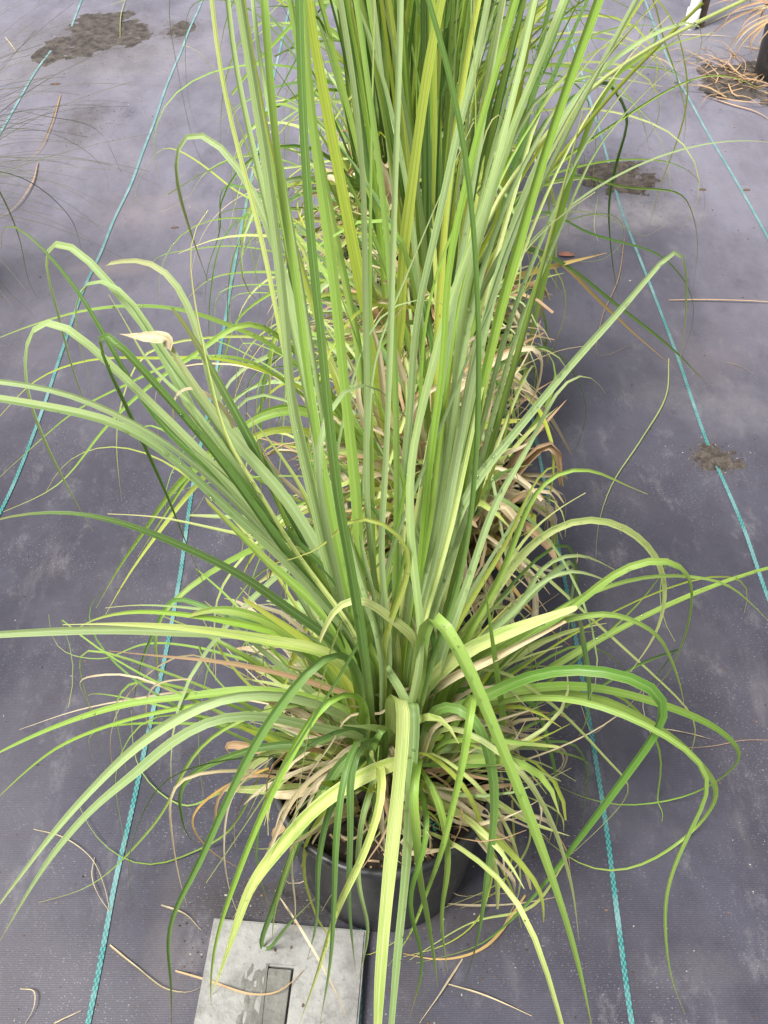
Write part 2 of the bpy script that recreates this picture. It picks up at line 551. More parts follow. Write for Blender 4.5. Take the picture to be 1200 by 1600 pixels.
def mat_ground():
    k = NT("woven_ground_cover")
    tc = k.n("ShaderNodeTexCoord").outputs['Object']
    big = k.noise(tc, 1.5, 5, 0.6)
    mid = k.noise(k.scale(tc, 1, 0.7, 1), 5.5, 6, 0.65)
    fine = k.noise(tc, 60, 4, 0.7)
    dust = k.noise(k.scale(tc, 7, 2.2, 1), 2.2, 5, 0.7)
    c = k.mix(k.rng(mid, 0.34, 0.68), (0.035, 0.033, 0.047), (0.06, 0.058, 0.08))
    c = k.mix(k.rng(big, 0.44, 0.66, 0, 0.6), c, (0.125, 0.115, 0.132))
    c = k.mix(k.rng(dust, 0.56, 0.76, 0, 0.3), c, (0.2, 0.18, 0.185))
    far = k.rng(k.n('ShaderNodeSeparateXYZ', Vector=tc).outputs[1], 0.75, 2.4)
    c = k.mix(k.math('MULTIPLY', far, k.rng(k.noise(k.scale(tc, 1, 0.5, 1), 4.0, 7, 0.7), 0.3, 0.7, 0.3, 0.85)), c, (0.235, 0.222, 0.275))  # paler with distance: grazing sky sheen put into the colour, along with dust
    scuff = k.noise(k.scale(tc, 1, 0.55, 1), 19, 8, 0.78)
    c = k.mix(k.rng(scuff, 0.52, 0.74, 0, 0.55), c, (0.2, 0.19, 0.205))
    c = k.mix(k.rng(scuff, 0.46, 0.28, 0, 0.4), c, (0.03, 0.028, 0.034))
    # bleached, dusty and dirty places on the fabric, plus painted shade by the pots: (x, y, radius, amount, tint)
    sep = k.n("ShaderNodeSeparateXYZ", Vector=tc)
    warp = k.noise(tc, 14, 7, 0.72)
    spk = k.noise(k.scale(tc, 1, 0.6, 1), 26, 7, 0.8)
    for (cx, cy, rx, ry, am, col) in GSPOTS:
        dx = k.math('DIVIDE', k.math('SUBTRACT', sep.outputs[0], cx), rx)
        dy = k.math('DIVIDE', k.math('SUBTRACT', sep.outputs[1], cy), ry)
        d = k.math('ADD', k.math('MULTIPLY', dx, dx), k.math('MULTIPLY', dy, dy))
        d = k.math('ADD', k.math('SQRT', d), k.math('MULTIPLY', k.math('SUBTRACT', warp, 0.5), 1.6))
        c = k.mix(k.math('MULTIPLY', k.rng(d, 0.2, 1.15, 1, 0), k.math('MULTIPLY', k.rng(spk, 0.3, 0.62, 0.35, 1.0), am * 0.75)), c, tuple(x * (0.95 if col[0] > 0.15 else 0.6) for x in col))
    # weave: short shiny tapes
    wx = k.n("ShaderNodeTexWave", wave_type='BANDS', bands_direction='X')
    wx.inputs['Scale'].default_value = 210
    wx.inputs['Distortion'].default_value = 2.2
    wx.inputs['Detail Scale'].default_value = 3.0
    k.l(tc, wx.inputs['Vector'])
    wy = k.n("ShaderNodeTexWave", wave_type='BANDS', bands_direction='Y')
    wy.inputs['Scale'].default_value = 135
    wy.inputs['Distortion'].default_value = 2.2
    wy.inputs['Detail Scale'].default_value = 3.0
    k.l(tc, wy.inputs['Vector'])
    wv = k.math('MULTIPLY', wx.outputs[1], wy.outputs[1])
    c = k.mix(k.rng(wv, 0.05, 0.75, 0.0, 0.16), c, (0.17, 0.163, 0.19))
    glint = k.noise(k.scale(tc, 300, 520, 1), 1.0, 2, 0.6)
    gpatch = k.noise(tc, 7, 3)
    c = k.mix(k.math('MULTIPLY', k.rng(glint, 0.62, 0.72), k.rng(gpatch, 0.42, 0.65, 0.15, 0.8)), c, (0.36, 0.35, 0.37))
    dark = k.noise(k.scale(tc, 150, 150, 1), 1.0, 3, 0.7)
    c = k.mix(k.rng(dark, 0.66, 0.76, 0, 0.5), c, (0.04, 0.035, 0.035))
    c = k.mix(k.rng(fine, 0.6, 0.8, 0, 0.25), c, (0.2, 0.185, 0.195))
    h = k.math('ADD', k.math('MULTIPLY', wv, 0.7), k.math('MULTIPLY', fine, 0.6))
    b = k.n("ShaderNodeBump", Strength=0.35, Distance=0.0006, Height=h)
    p = k.n("ShaderNodeBsdfPrincipled", Normal=b.outputs[0], Roughness=k.rng(fine, 0.3, 0.7, 0.42, 0.56))
    p.inputs['Specular IOR Level'].default_value = 0.36
    k.l(c, p.inputs['Base Color'])
    k.l(p.outputs[0], k.out.inputs[0])
    return k.m


def mat_stripe():
    k = NT("teal_marker_thread")
    uv = k.n("ShaderNodeTexCoord").outputs['UV']
    tc = k.n("ShaderNodeTexCoord").outputs['Object']
    ck = k.n("ShaderNodeTexChecker", Vector=uv, Scale=1.0)
    wear = k.noise(tc, 16, 5, 0.7)
    c = k.mix(ck.outputs[1], (0.035, 0.27, 0.24), (0.02, 0.085, 0.095))
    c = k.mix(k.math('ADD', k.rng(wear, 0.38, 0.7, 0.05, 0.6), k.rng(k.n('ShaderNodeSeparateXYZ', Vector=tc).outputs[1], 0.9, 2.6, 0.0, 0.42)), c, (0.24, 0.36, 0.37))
    p = k.n("ShaderNodeBsdfPrincipled", Roughness=0.5)
    k.l(c, p.inputs['Base Color'])
    k.l(p.outputs[0], k.out.inputs[0])
    return k.m


def mat_simple(name, c1, c2, scale=30, rough=0.8, bump=0.4, dist=0.002, c3=None):
    k = NT(name)
    tc = k.n("ShaderNodeTexCoord").outputs['Object']
    n1 = k.noise(tc, scale, 6, 0.65)
    n2 = k.noise(tc, scale * 6, 4, 0.7)
    c = k.mix(k.rng(n1, 0.35, 0.67), c1, c2)
    if c3: c = k.mix(k.rng(n2, 0.55, 0.72, 0, 0.75), c, c3)
    b = k.n("ShaderNodeBump", Strength=bump, Distance=dist, Height=k.math('ADD', n1, k.math('MULTIPLY', n2, 0.5)))
    p = k.n("ShaderNodeBsdfPrincipled", Roughness=rough, Normal=b.outputs[0])
    k.l(c, p.inputs['Base Color'])
    k.l(p.outputs[0], k.out.inputs[0])
    return k.m


POTM = mat_pot()
SOILM = mat_soil("potting_soil")
DIRTM = mat_soil("sandy_dirt", (0.03, 0.024, 0.02), (0.105, 0.085, 0.07), 0.6)
DAMPM = mat_soil("damp_silt", (0.03, 0.025, 0.023), (0.1, 0.083, 0.073), 0.35)
CONCM = mat_simple("weathered_concrete", (0.19, 0.188, 0.176), (0.32, 0.316, 0.298), 22, 0.92, 0.9, 0.003, (0.15, 0.145, 0.13))
CONCD = mat_simple("damp_concrete", (0.11, 0.108, 0.095), (0.18, 0.175, 0.155), 26, 0.7, 0.7, 0.003, (0.09, 0.085, 0.07))
METALM = mat_simple("grey_metal", (0.3, 0.32, 0.35), (0.4, 0.42, 0.45), 20, 0.45, 0.1, 0.001)
PVCM = mat_simple("white_plastic_pipe", (0.7, 0.7, 0.68), (0.78, 0.78, 0.76), 20, 0.45, 0.1, 0.001, (0.6, 0.58, 0.54))
WOODM = mat_simple("dark_wood", (0.06, 0.04, 0.03), (0.12, 0.08, 0.055), 25, 0.8, 0.5, 0.002)
BARKM = mat_simple("bark_chip", (0.09, 0.055, 0.035), (0.18, 0.11, 0.07), 60, 0.85, 0.5, 0.001)
REDM = mat_simple("fallen_red_leaf", (0.42, 0.17, 0.11), (0.5, 0.25, 0.17), 60, 0.6, 0.2, 0.001)
PEBM = mat_simple("pale_grit", (0.25, 0.235, 0.21), (0.42, 0.4, 0.37), 90, 0.8, 0.2, 0.001)


def g2(px, py):
    p = atZ(px, py, 0.0)
    return p.x, p.y


GSPOTS = []
for (px, py, rx, ry, am, col) in [
    (150, 80, 0.5, 0.35, 0.6, (0.3, 0.27, 0.27)), (230, 330, 0.16, 0.12, 0.35, (0.34, 0.27, 0.26)), (120, 250, 0.3, 0.2, 0.35, (0.27, 0.25, 0.27)),
    (980, 335, 0.2, 0.09, 0.6, (0.46, 0.42, 0.41)), (870, 350, 0.12, 0.12, 0.6, (0.42, 0.38, 0.38)), (1150, 640, 0.12, 0.1, 0.45, (0.25, 0.235, 0.25)),
    (1130, 60, 0.4, 0.3, 0.45, (0.29, 0.27, 0.28)), (1040, 620, 0.08, 0.06, 0.3, (0.24, 0.22, 0.23)), (1110, 560, 0.11, 0.09, 0.25, (0.27, 0.2, 0.2)),
    (280, 1480, 0.05, 0.1, 0.35, (0.2, 0.17, 0.16)), (430, 1410, 0.15, 0.035, 1.2, (0.05, 0.04, 0.035)), (600, 1400, 0.15, 0.06, 1.25, (0.035, 0.03, 0.028)), (620, 1200, 0.19, 0.2, 1.2, (0.04, 0.035, 0.035)), (680, 770, 0.2, 0.2, 1.1, (0.045, 0.04, 0.04)), (720, 1460, 0.07, 0.03, 0.4, (0.08, 0.065, 0.055)),  # dark spots round the pots: contact shade painted in together with dirt
    (30, 530, 0.1, 0.08, 0.4, (0.07, 0.065, 0.075)), (170, 420, 0.1, 0.04, 0.5, (0.3, 0.235, 0.22)), (1080, 1520, 0.09, 0.03, 0.25, (0.22, 0.21, 0.21)),  # dark spot at the left edge: the neighbouring pot's shadow, painted on
    (640, 1540, 0.03, 0.1, 0.6, (0.06, 0.05, 0.045)), (150, 60, 0.27, 0.3, 0.9, (0.1, 0.088, 0.085)), (283, 45, 0.1, 0.14, 0.8, (0.1, 0.088, 0.085)), (965, 275, 0.17, 0.13, 0.9, (0.11, 0.095, 0.09)), (1117, 714, 0.06, 0.05, 0.9, (0.1, 0.09, 0.088)), (130, 190, 0.09, 0.2, 0.9, (0.12, 0.1, 0.09)),
]:
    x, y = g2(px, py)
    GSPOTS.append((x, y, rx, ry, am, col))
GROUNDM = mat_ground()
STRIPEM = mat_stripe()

# ------------------------------------------------------------------ ground
def axis_steps(lo, hi, flo, fhi, fine, n_out):
    a = list(np.arange(flo, fhi + 1e-6, fine))
    left = [flo - (flo - lo) * ((i / n_out) ** 2.2) for i in range(n_out, 0, -1)]
    right = [fhi + (hi - fhi) * ((i / n_out) ** 2.2) for i in range(1, n_out + 1)]
    return left + a + right


xs = axis_steps(-40, 40, -1.6, 1.6, 0.035, 14)
ys = axis_steps(-40, 60, 0.0, 4.2, 0.035, 14)
gv = [(x, y, ground_h(x, y)) for y in ys for x in xs]
nx = len(xs)
gf = [(j * nx + i, j * nx + i + 1, (j + 1) * nx + i + 1, (j + 1) * nx + i) for j in range(len(ys) - 1) for i in range(nx - 1)]
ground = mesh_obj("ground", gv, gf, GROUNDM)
tag(ground, "black woven weed fabric laid over the ground", kind="structure")


def stripe(pxs, width=0.0062):
    P = [np.array((*g2(*p), 0.0)) for p in pxs]
    L0 = sum(np.linalg.norm(b - a) for a, b in zip(P, P[1:]))
    n = max(20, int(L0 / 0.02))
    C, L = catmull(P, n)
    V, F, UV = [], [], []
    for i in range(n):
        t = C[min(i + 1, n - 1)] - C[max(i - 1, 0)]
        t /= np.linalg.norm(t)
        s = np.array((t[1], -t[0], 0))
        for q in (-0.5, 0.5):
            p = C[i] + s * q * width
            # ride the triangulated sheet safely
            V.append((p[0], p[1], ground_h(p[0], p[1]) + 0.0016))
            UV.append(((q + 0.5) * 3, i / (n - 1) * L / 0.0042))
    for i in range(n - 1):
        F.append((2 * i, 2 * i + 1, 2 * i + 3, 2 * i + 2))
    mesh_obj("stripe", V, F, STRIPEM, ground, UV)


stripe([(-40, 285), (0, 212), (30, 160), (60, 108), (80, 80)])
stripe([(112, 42), (122, 15), (135, -20), (160, -90)])
stripe([(-60, 900), (5, 790), (55, 670), (98, 545), (130, 455), (158, 395), (178, 345), (205, 290), (225, 235), (242, 190), (258, 140), (270, 110), (283, 80), (296, 45), (312, 10), (335, -60)])
stripe([(118, 1680), (138, 1600), (160, 1490), (180, 1380), (205, 1270), (232, 1140), (258, 1020), (280, 900), (300, 760), (325, 640), (345, 540), (362, 440), (382, 330), (410, 200), (450, 20), (468, -60)])
stripe([(556, 1700), (572, 1300), (580, 900), (583, 500), (584, 200), (584, -60)])
stripe([(1000, 1680), (985, 1600), (965, 1450), (945, 1290), (920, 1130), (895, 975), (875, 870), (856, 780), (836, 680), (815, 560), (790, 430), (760, 260), (730, 90), (705, -60)])
stripe([(1260, 1080), (1200, 935), (1160, 820), (1105, 690), (1060, 560), (1025, 470), (1005, 420), (985, 370), (970, 330), (935, 200), (890, 50), (860, -60)])
stripe([(1290, 540), (1200, 372), (1150, 285), (1105, 210), (1078, 160), (1050, 110), (1030, 60), (985, -60)])


# ------------------------------------------------------------------ dirt patches on the fabric
def mound(name, px, py, rx, ry, h, seed, mat, label, lobes=(), thr=0.3, rot=0.0):
    cx, cy = g2(px, py)
    N = 80
    V, F = [], []
    cr, sr = math.cos(rot), math.sin(rot)
    for j in range(N + 1):
        for i in range(N + 1):
            a, b = (i / N * 2 - 1) * 1.35, (j / N * 2 - 1) * 1.35
            x, y = (a * rx * cr - b * ry * sr), (a * rx * sr + b * ry * cr)
            d = a * a + b * b
            f = 1 - d
            for (la, lb, lr) in lobes:
                f = max(f, 1 - ((a - la) ** 2 + (b - lb) ** 2) / lr ** 2)
            f += noise.fractal(Vector((a * 2.3 + seed, b * 2.3, seed)), 1.0, 2.1, 4) * 0.75 - thr
            f = max(f, -0.6)
            z = h * math.tanh(f * 1.6)
            z += noise.noise(Vector((a * 22, b * 22, seed))) * h * 0.25 + noise.noise(Vector((a * 60, b * 60, seed))) * h * 0.12
            z = min(z, h * 1.3)
            if max(abs(a), abs(b)) > 1.33: z = -0.004
            V.append((x, y, ground_h(cx + x, cy + y) + z - 0.0004))
    for j in range(N):
        for i in range(N):
            q = j * (N + 1) + i
            F.append((q, q + 1, q + N + 2, q + N + 1))
    # keep only the faces that rise above the cloth
    keep = [f for f in F if max(V[k][2] - ground_h(cx + V[k][0], cy + V[k][1]) for k in f) > -0.0005]
    o = mesh_obj(name, V, keep, mat)
    o.location = (cx, cy, 0)
    tag(o, label, "dirt", kind="stuff")
    return o


mound("dirt_patch", 1117, 714, 0.042, 0.040, 0.0035, 2.3, DIRTM, "small round heap of gritty dirt on the right-hand teal stripe", lobes=((0.75, -0.4, 0.45),), thr=0.22)
mound("dirt_patch", 150, 55, 0.17, 0.21, 0.0022, 7.7, DAMPM, "large dark silt stain on the fabric in the far left corner", lobes=((-0.3, -0.8, 0.5),), thr=0.2, rot=-0.3)
mound("dirt_patch", 283, 45, 0.055, 0.09, 0.0016, 17.1, DAMPM, "small dark silt spot beside the large stain", thr=0.25)
mound("dirt_patch", 960, 278, 0.105, 0.10, 0.004, 4.4, DIRTM, "crumbly brown dirt patch right of the back plants", thr=0.25)
mound("dirt_patch", 1175, 130, 0.2, 0.16, 0.005, 12.4, DAMPM, "dark soil spilled around the foot of the black pot", thr=0.3)

# grit scattered over the fabric
V, F, MI = [], [], []


def grit(x, y, s, mi, flat=0.6):
    b = len(V)
    z = ground_h(x, y)
    a0 = R.uniform(0, 6.28)
    st = R.uniform(0.6, 1.6)
    for k in range(5):
        t = a0 + k * 1.2566
        rr = s * R.uniform(0.7, 1.1)
        V.append((x + rr * math.cos(t) * st, y + rr * math.sin(t), z + 0.0002))
    for k in range(5):
        t = a0 + k * 1.2566 + 0.3
        rr = s * R.uniform(0.35, 0.6)
        V.append((x + rr * math.cos(t) * st, y + rr * math.sin(t), z + s * flat * R.uniform(0.8, 1.3)))
    for k in range(5):
        k2 = (k + 1) % 5
        F.append((b + k, b + k2, b + 5 + k2, b + 5 + k))
        MI.append(mi)
    F.append(tuple(b + 5 + k for k in range(5)))
    MI.append(mi)


for _ in range(620):
    px, py = R.uniform(-60, 1260), R.uniform(-40, 1640)
    x, y = g2(px, py)
    mi = R.choices((0, 1, 2), (4, 3, 2))[0]
    grit(x, y, R.choice((0.0007, 0.0009, 0.0012, 0.0019)) * (1.25 if y > 1.5 else 1), mi)
for (px, py, n, sp) in ((1117, 714, 260, 0.03), (960, 278, 420, 0.10), (150, 60, 420, 0.17), (283, 45, 120, 0.06), (150, 180, 160, 0.07), (1170, 120, 200, 0.16), (420, 1420, 90, 0.05), (700, 1440, 60, 0.05), (130, 210, 80, 0.05), (326, 1480, 30, 0.014), (1190, 700, 20, 0.04)):
    cx, cy = g2(px, py)
    for _ in range(n):
        grit(cx + R.gauss(0, sp), cy + R.gauss(0, sp * 0.8), R.uniform(0.0005, 0.0018), R.choices((0, 1, 2), (3, 5, 1))[0])
gr = mesh_obj("grit", V, F, None, mats=[BARKM, mat_simple("dark_crumb", (0.03, 0.025, 0.02), (0.08, 0.06, 0.05), 80), PEBM], mi=MI, smooth=False)
tag(gr, "dark crumbs and pale grit scattered over the black fabric", "grit", kind="stuff")

# ------------------------------------------------------------------ concrete block with a slot, in front of the first pot
def block():
    zt = 0.022
    A = atZ(334, 1434, zt); B = atZ(572, 1453, zt)
    ex = (B - A); wd = ex.length; ex.normalize()
    ey = Vector((ex.y, -ex.x, 0))          # towards the camera
    root = empty("concrete_block", (A.x, A.y, 0))
    tag(root, "pale grey concrete block with a slot, in front of the nearest pot", "block")
    dep = 0.26

    def P(u, v, z): return (ex * u + ey * v).to_tuple()[:2] + (z,)
    us = [0, 0.4 * wd, 0.565 * wd, wd]
    vs_ = [0, 0.047, 0.185, dep]
    bm = bmesh.new()
    top = {}
    for i, u in enumerate(us):
        for j, v in enumerate(vs_):
            top[i, j] = bm.verts.new(P(u, v, zt))
    for i in range(3):
        for j in range(3):
            if (i, j) == (1, 1): continue
            bm.faces.new((top[i, j], top[i + 1, j], top[i + 1, j + 1], top[i, j + 1]))
    fl = {}
    for (i, j) in ((1, 1), (2, 1), (2, 2), (1, 2)):
        fl[i, j] = bm.verts.new(P(us[i], vs_[j], 0.0105))
    ring = [(1, 1), (2, 1), (2, 2), (1, 2)]
    for a, b in zip(ring, ring[1:] + ring[:1]):
        bm.faces.new((top[a], top[b], fl[b], fl[a]))
    bm.faces.new([fl[r] for r in ring])
    out = [(i, 0) for i in range(3)] + [(3, j) for j in range(3)] + [(i, 3) for i in range(3, 0, -1)] + [(0, j) for j in range(3, 0, -1)]
    bt = {}
    for (i, j) in out: bt[i, j] = bm.verts.new(P(us[i], vs_[j], -0.004))
    for a, b in zip(out, out[1:] + out[:1]):
        bm.faces.new((top[b], top[a], bt[a], bt[b]))
    bmesh.ops.recalc_face_normals(bm, faces=bm.faces)
    edges = [e for e in bm.edges if e.calc_face_angle(0) > 0.8 and e.verts[0].co.z > 0.02 and e.verts[1].co.z > 0.02]
    bmesh.ops.bevel(bm, geom=edges, offset=0.0022, segments=2, affect='EDGES')
    me = bpy.data.meshes.new("slab"); bm.to_mesh(me); bm.free()
    me.materials.append(CONCM)
    link(bpy.data.objects.new("slab", me), root)
    # rough mortar smear left of the slot
    V, F = [], []
    N = 24
    for j in range(N + 1):
        for i in range(N + 1):
            u = us[1] - 0.032 + 0.0335 * i / N + 0.004 * noise.noise(Vector((j * .35, 3, i * .1)))
            v = 0.034 + 0.17 * j / N
            e = min(i, N - i, j, N - j) / N * 4
            z = zt + 0.0022 * min(1, e) * (0.5 + noise.noise(Vector((u * 190, v * 190, 1)))) - 0.0006
            V.append(P(u, v, z))
    for j in range(N):
        for i in range(N):
            q = j * (N + 1) + i
            F.append((q, q + 1, q + N + 2, q + N + 1))
    mesh_obj("mortar", V, F, CONCD, root)
    # plate lying in the slot
    def boxuv(name, u0, u1, v0, v1, z0, z1, mat, tilt=0.0):
        Vv = [P(u, v, z + tilt * (v - v0)) for z in (z0, z1) for v in (v0, v1) for u in (u0, u1)]
        Ff = [(4, 5, 7, 6), (0, 2, 3, 1), (0, 1, 5, 4), (1, 3, 7, 5), (3, 2, 6, 7), (2, 0, 4, 6)]
        o = mesh_obj(name, Vv, Ff, mat, root, smooth=False)
        md = o.modifiers.new("bev", 'BEVEL'); md.width = 0.001; md.segments = 2
        return o
    boxuv("insert_plate", us[1] + 0.001, us[2] - 0.0025, vs_[1] + 0.002, vs_[1] + 0.078, 0.011, 0.0205, CONCD)
    boxuv("metal_tongue", us[1] + 0.003, us[2] - 0.006, vs_[1] + 0.082, vs_[2] - 0.002, 0.0095, 0.013, METALM, 0.1)
    for (u, v) in ((us[2] - 0.006, 0.026), (us[2] + 0.016, 0.085), (us[1] + 0.006, 0.03)):
        Vv, Ff = [], []
        for k in range(9):
            t = k / 9 * 6.283
            rr = 0.0017 * R.uniform(0.7, 1.3)
            Vv.append(P(u + rr * math.cos(t), v + rr * math.sin(t) * 1.3, zt + 0.0004))
        Vv.append(P(u, v, zt + 0.0009))
        Ff = [(k, (k + 1) % 9, 9) for k in range(9)]
        mesh_obj("pit_stain", Vv, Ff, WOODM, root)
    return root


block()


# ------------------------------------------------------------------ potted grasses
def vis_front(C):
    """leaves never swing right in front of the lens"""
    for p in C:
        q = proj(p)
        if q is None: return False
        if q[2] < 0.36 and -200 < q[0] < 1400 and -200 < q[1] < 1800: return False
    return True


def vis_open(C):
    """leave the bare fabric at both sides open above the flopped leaves"""
    if not vis_front(C): return False
    for p in C:
        q = proj(p)
        x, y = q[0], q[1]
        if (x > 890 and 330 < y < 850) or (x > 930 and y > 1130) or (x < 210 and y > 1230) or (x < 70) or (x < 240 and y < 470) or (x < 330 and 480 < y < 780) or (x < 350 and y < 200): return False
    return True


def vis_second(C):
    """keep the right rim of the second pot and the stem bases in view"""
    if not vis_open(C): return False
    for p in C:
        q = proj(p)
        if 735 < q[0] < 850 and 720 < q[1] < 870 and math.sin(C[-1][0] * 900 + C[0][0] * 5000) > -0.72: return False
    return True


def vis_near(C):
    """short of the pot front, so that pot, soil and block stay in view"""
    if not vis_open(C): return False
    n = 0
    for p in C:
        q = proj(p)
        if q[1] > 1000 and (q[0] < 330 or q[0] > 900) and p[2] < 0.5: return False
        if (415 < q[0] < 560 and 1165 < q[1] < 1330) or (655 < q[0] < 760 and 1205 < q[1] < 1320) or (q[0] < 425 and q[1] > 1130):
            if math.sin(C[-1][0] * 900 + C[0][0] * 5000) > -0.45: return False
        if q[1] > 1330 and 380 < q[0] < 760: n += 1
    return n < 2


def fill(pl, rnd, n_up, n_arch, n_low, n_dry, n_thatch, hmax=1.0, across=4, up_az=None, wscale=1.0, pal_up='gfbbflf', pal_arch='gfbfyl', lean=0.26, vis=vis_front):
    for _ in range(n_up):
        for _t in range(6):
            az = rnd.uniform(0, 6.283) if up_az is None else rnd.gauss(*up_az)
            tilt = abs(rnd.gauss(0.02, lean * 0.55))
            L = rnd.uniform(0.62, 1.0) * hmax
            if pl.grow(rnd, az, tilt, L, rnd.uniform(0.05, 0.45), rnd.uniform(1.6, 3.0), rnd.uniform(0.0055, 0.0115) * wscale, LM[rnd.choice(pal_up)],
                       n=15, across=across, tip='taper' if rnd.random() < .7 else 'slow', vis=vis, roll=rnd.gauss(0, 0.7), twist=rnd.gauss(0, 1.2), az2=rnd.gauss(0, 0.8), kink=(rnd.uniform(.45, .85), rnd.uniform(.3, 2.2)) if rnd.random() < .22 else None): break
    for _ in range(n_arch):
        for _t in range(6):
            az = rnd.uniform(0, 6.283)
            tilt = rnd.uniform(0.2, 0.75)
            L = rnd.uniform(0.42, 0.8) * min(1.0, hmax)
            if pl.grow(rnd, az, tilt, L, rnd.uniform(1.3, 2.5), rnd.uniform(1.0, 1.9), rnd.uniform(0.004, 0.0095) * wscale, LM[rnd.choice(pal_arch)],
                       n=20, across=across, curl=rnd.choice((0, 0, 0.3, 0.8)), az2=rnd.gauss(0, 0.35), vis=vis, kink=(rnd.uniform(.35, .8), rnd.uniform(.6, 1.5)) if rnd.random() < .3 else None): break
    for _ in range(n_low):
        az = rnd.uniform(0, 6.283)
        pl.grow(rnd, az, rnd.uniform(0.5, 1.2), rnd.uniform(0.14, 0.34), rnd.uniform(0.8, 1.7), rnd.uniform(0.8, 1.6), rnd.uniform(0.005, 0.0125) * wscale,
                LM[rnd.choice('yyfblys')], n=12, across=across, tip=rnd.choice(('taper', 'cut', 'taper')), az2=rnd.gauss(0, 0.5), vis=vis, kink=(rnd.uniform(.3, .8), rnd.uniform(.5, 1.6)) if rnd.random() < .45 else None, r0=rnd.uniform(0.01, 0.075))
    for _ in range(n_dry):
        az = rnd.uniform(0, 6.283)
        pl.grow(rnd, az, rnd.uniform(0.15, 1.1), rnd.uniform(0.1, 0.28), rnd.uniform(0.8, 2.6), rnd.uniform(0.6, 1.8), rnd.uniform(0.003, 0.0145) * wscale,
                LM[rnd.choice('ssssttyo' if rnd.random() < .3 else 'sssty')], name='dry_leaf', n=12, across=across, tip=rnd.choice(('taper', 'cut')), curl=rnd.uniform(-0.4, 1.2),
                az2=rnd.gauss(0, 1.0), vis=vis, kink=(rnd.uniform(.3, .8), rnd.uniform(-.8, 1.8)) if rnd.random() < .5 else None, r0=rnd.uniform(0.02, 0.095), twist=rnd.gauss(0, 1.6), roll=rnd.gauss(0, 0.9))
    for _ in range(n_thatch):
        az = rnd.uniform(0, 6.283)
        pl.grow(rnd, az, rnd.uniform(0.1, 1.3), rnd.uniform(0.05, 0.17), rnd.uniform(0.3, 2.2), 1.0, rnd.uniform(0.002, 0.009) * wscale,
                LM[rnd.choice('ssty')], name='dry_leaf', n=7, across=3, tip='taper', az2=rnd.gauss(0, 1.3), r0=rnd.uniform(0.0, 0.1), z0=pl.soil + rnd.uniform(0, 0.17) * (rnd.random() ** 0.5), vis=vis,
                twist=rnd.gauss(0, 1.5), roll=rnd.gauss(0, 1.0))


def tails(pl, rnd, n, side, vis, wmul=1.0):
    """long thread-thin leaf ends that curl round and down to the cloth"""
    for _ in range(n):
        for _t in range(8):
            az = rnd.gauss(side * 1.6, 0.75)
            if pl.grow(rnd, az, rnd.uniform(0.4, 0.95), rnd.uniform(0.38, 0.72), rnd.uniform(1.4, 2.3), rnd.uniform(1.0, 1.6), rnd.uniform(0.0028, 0.0062) * wmul, LM[rnd.choice('gfflfys')],
                       n=24, across=3, curl=rnd.choice((0, .5, 1.2)), az2=rnd.gauss(0, 1.5), vis=vis, tip='point', fold=.5, kink=(rnd.uniform(.25, .75), rnd.uniform(.4, 1.3)) if rnd.random() < .45 else None): break


def papery(pl, rnd, n, az0=None, mul=1.0, vis=None):
    """long tan dead sheaths packed upright round the stem bases"""
    for _ in range(n):
        az = rnd.uniform(0, 6.283) if az0 is None else rnd.gauss(az0, 0.9)
        pl.grow(rnd, az, abs(rnd.gauss(0.1, 0.14)), rnd.uniform(0.12, 0.3) * mul, rnd.uniform(0.1, 2.2), rnd.uniform(1.4, 3), rnd.uniform(0.007, 0.02) * mul, LM[rnd.choice('sssty')], name='dry_leaf', vis=vis,
                n=10, across=5, tip=rnd.choice(('cut', 'taper', 'slow')), fold=rnd.uniform(.2, .9), r0=rnd.uniform(0.02, 0.085), twist=rnd.gauss(0, 1.0), roll=rnd.gauss(0, .8),
                az2=rnd.gauss(0, 1.0), curl=rnd.uniform(0, 1.3), kink=(rnd.uniform(.4, .8), rnd.uniform(.4, 1.8)) if rnd.random() < .4 else None)


def crown(pl, rnd, n, vis=None):
    """short living leaves and stems crowding the middle of the clump at every angle"""
    for _ in range(n):
        az = rnd.uniform(0, 6.283)
        pl.grow(rnd, az, abs(rnd.gauss(0.35, 0.4)), rnd.uniform(0.1, 0.27), rnd.uniform(0.0, 1.7), rnd.uniform(1, 2.5), rnd.choice((rnd.uniform(0.003, 0.006), rnd.uniform(0.007, 0.014))),
                LM[rnd.choice('yyfflbgsl')], vis=vis, n=9, across=4, tip=rnd.choice(('cut', 'taper', 'taper', 'point')), r0=rnd.uniform(0.0, 0.085), z0=pl.soil + rnd.uniform(-0.01, 0.1), twist=rnd.gauss(0, .9), roll=rnd.gauss(0, .8),
                az2=rnd.gauss(0, 1.0), kink=(rnd.uniform(.3, .8), rnd.uniform(.4, 1.8)) if rnd.random() < .35 else None)


def vis_tail(C):
    if not vis_front(C): return False
    for p in C:
        q = proj(p)
        x, y = q[0], q[1]
        if x > 1090 or x < 60 or (x > 900 and 420 < y < 800) or (x > 900 and y > 1300) or (x < 180 and y > 1300) or (x < 200 and y < 430) or y > 1480: return False
    return True


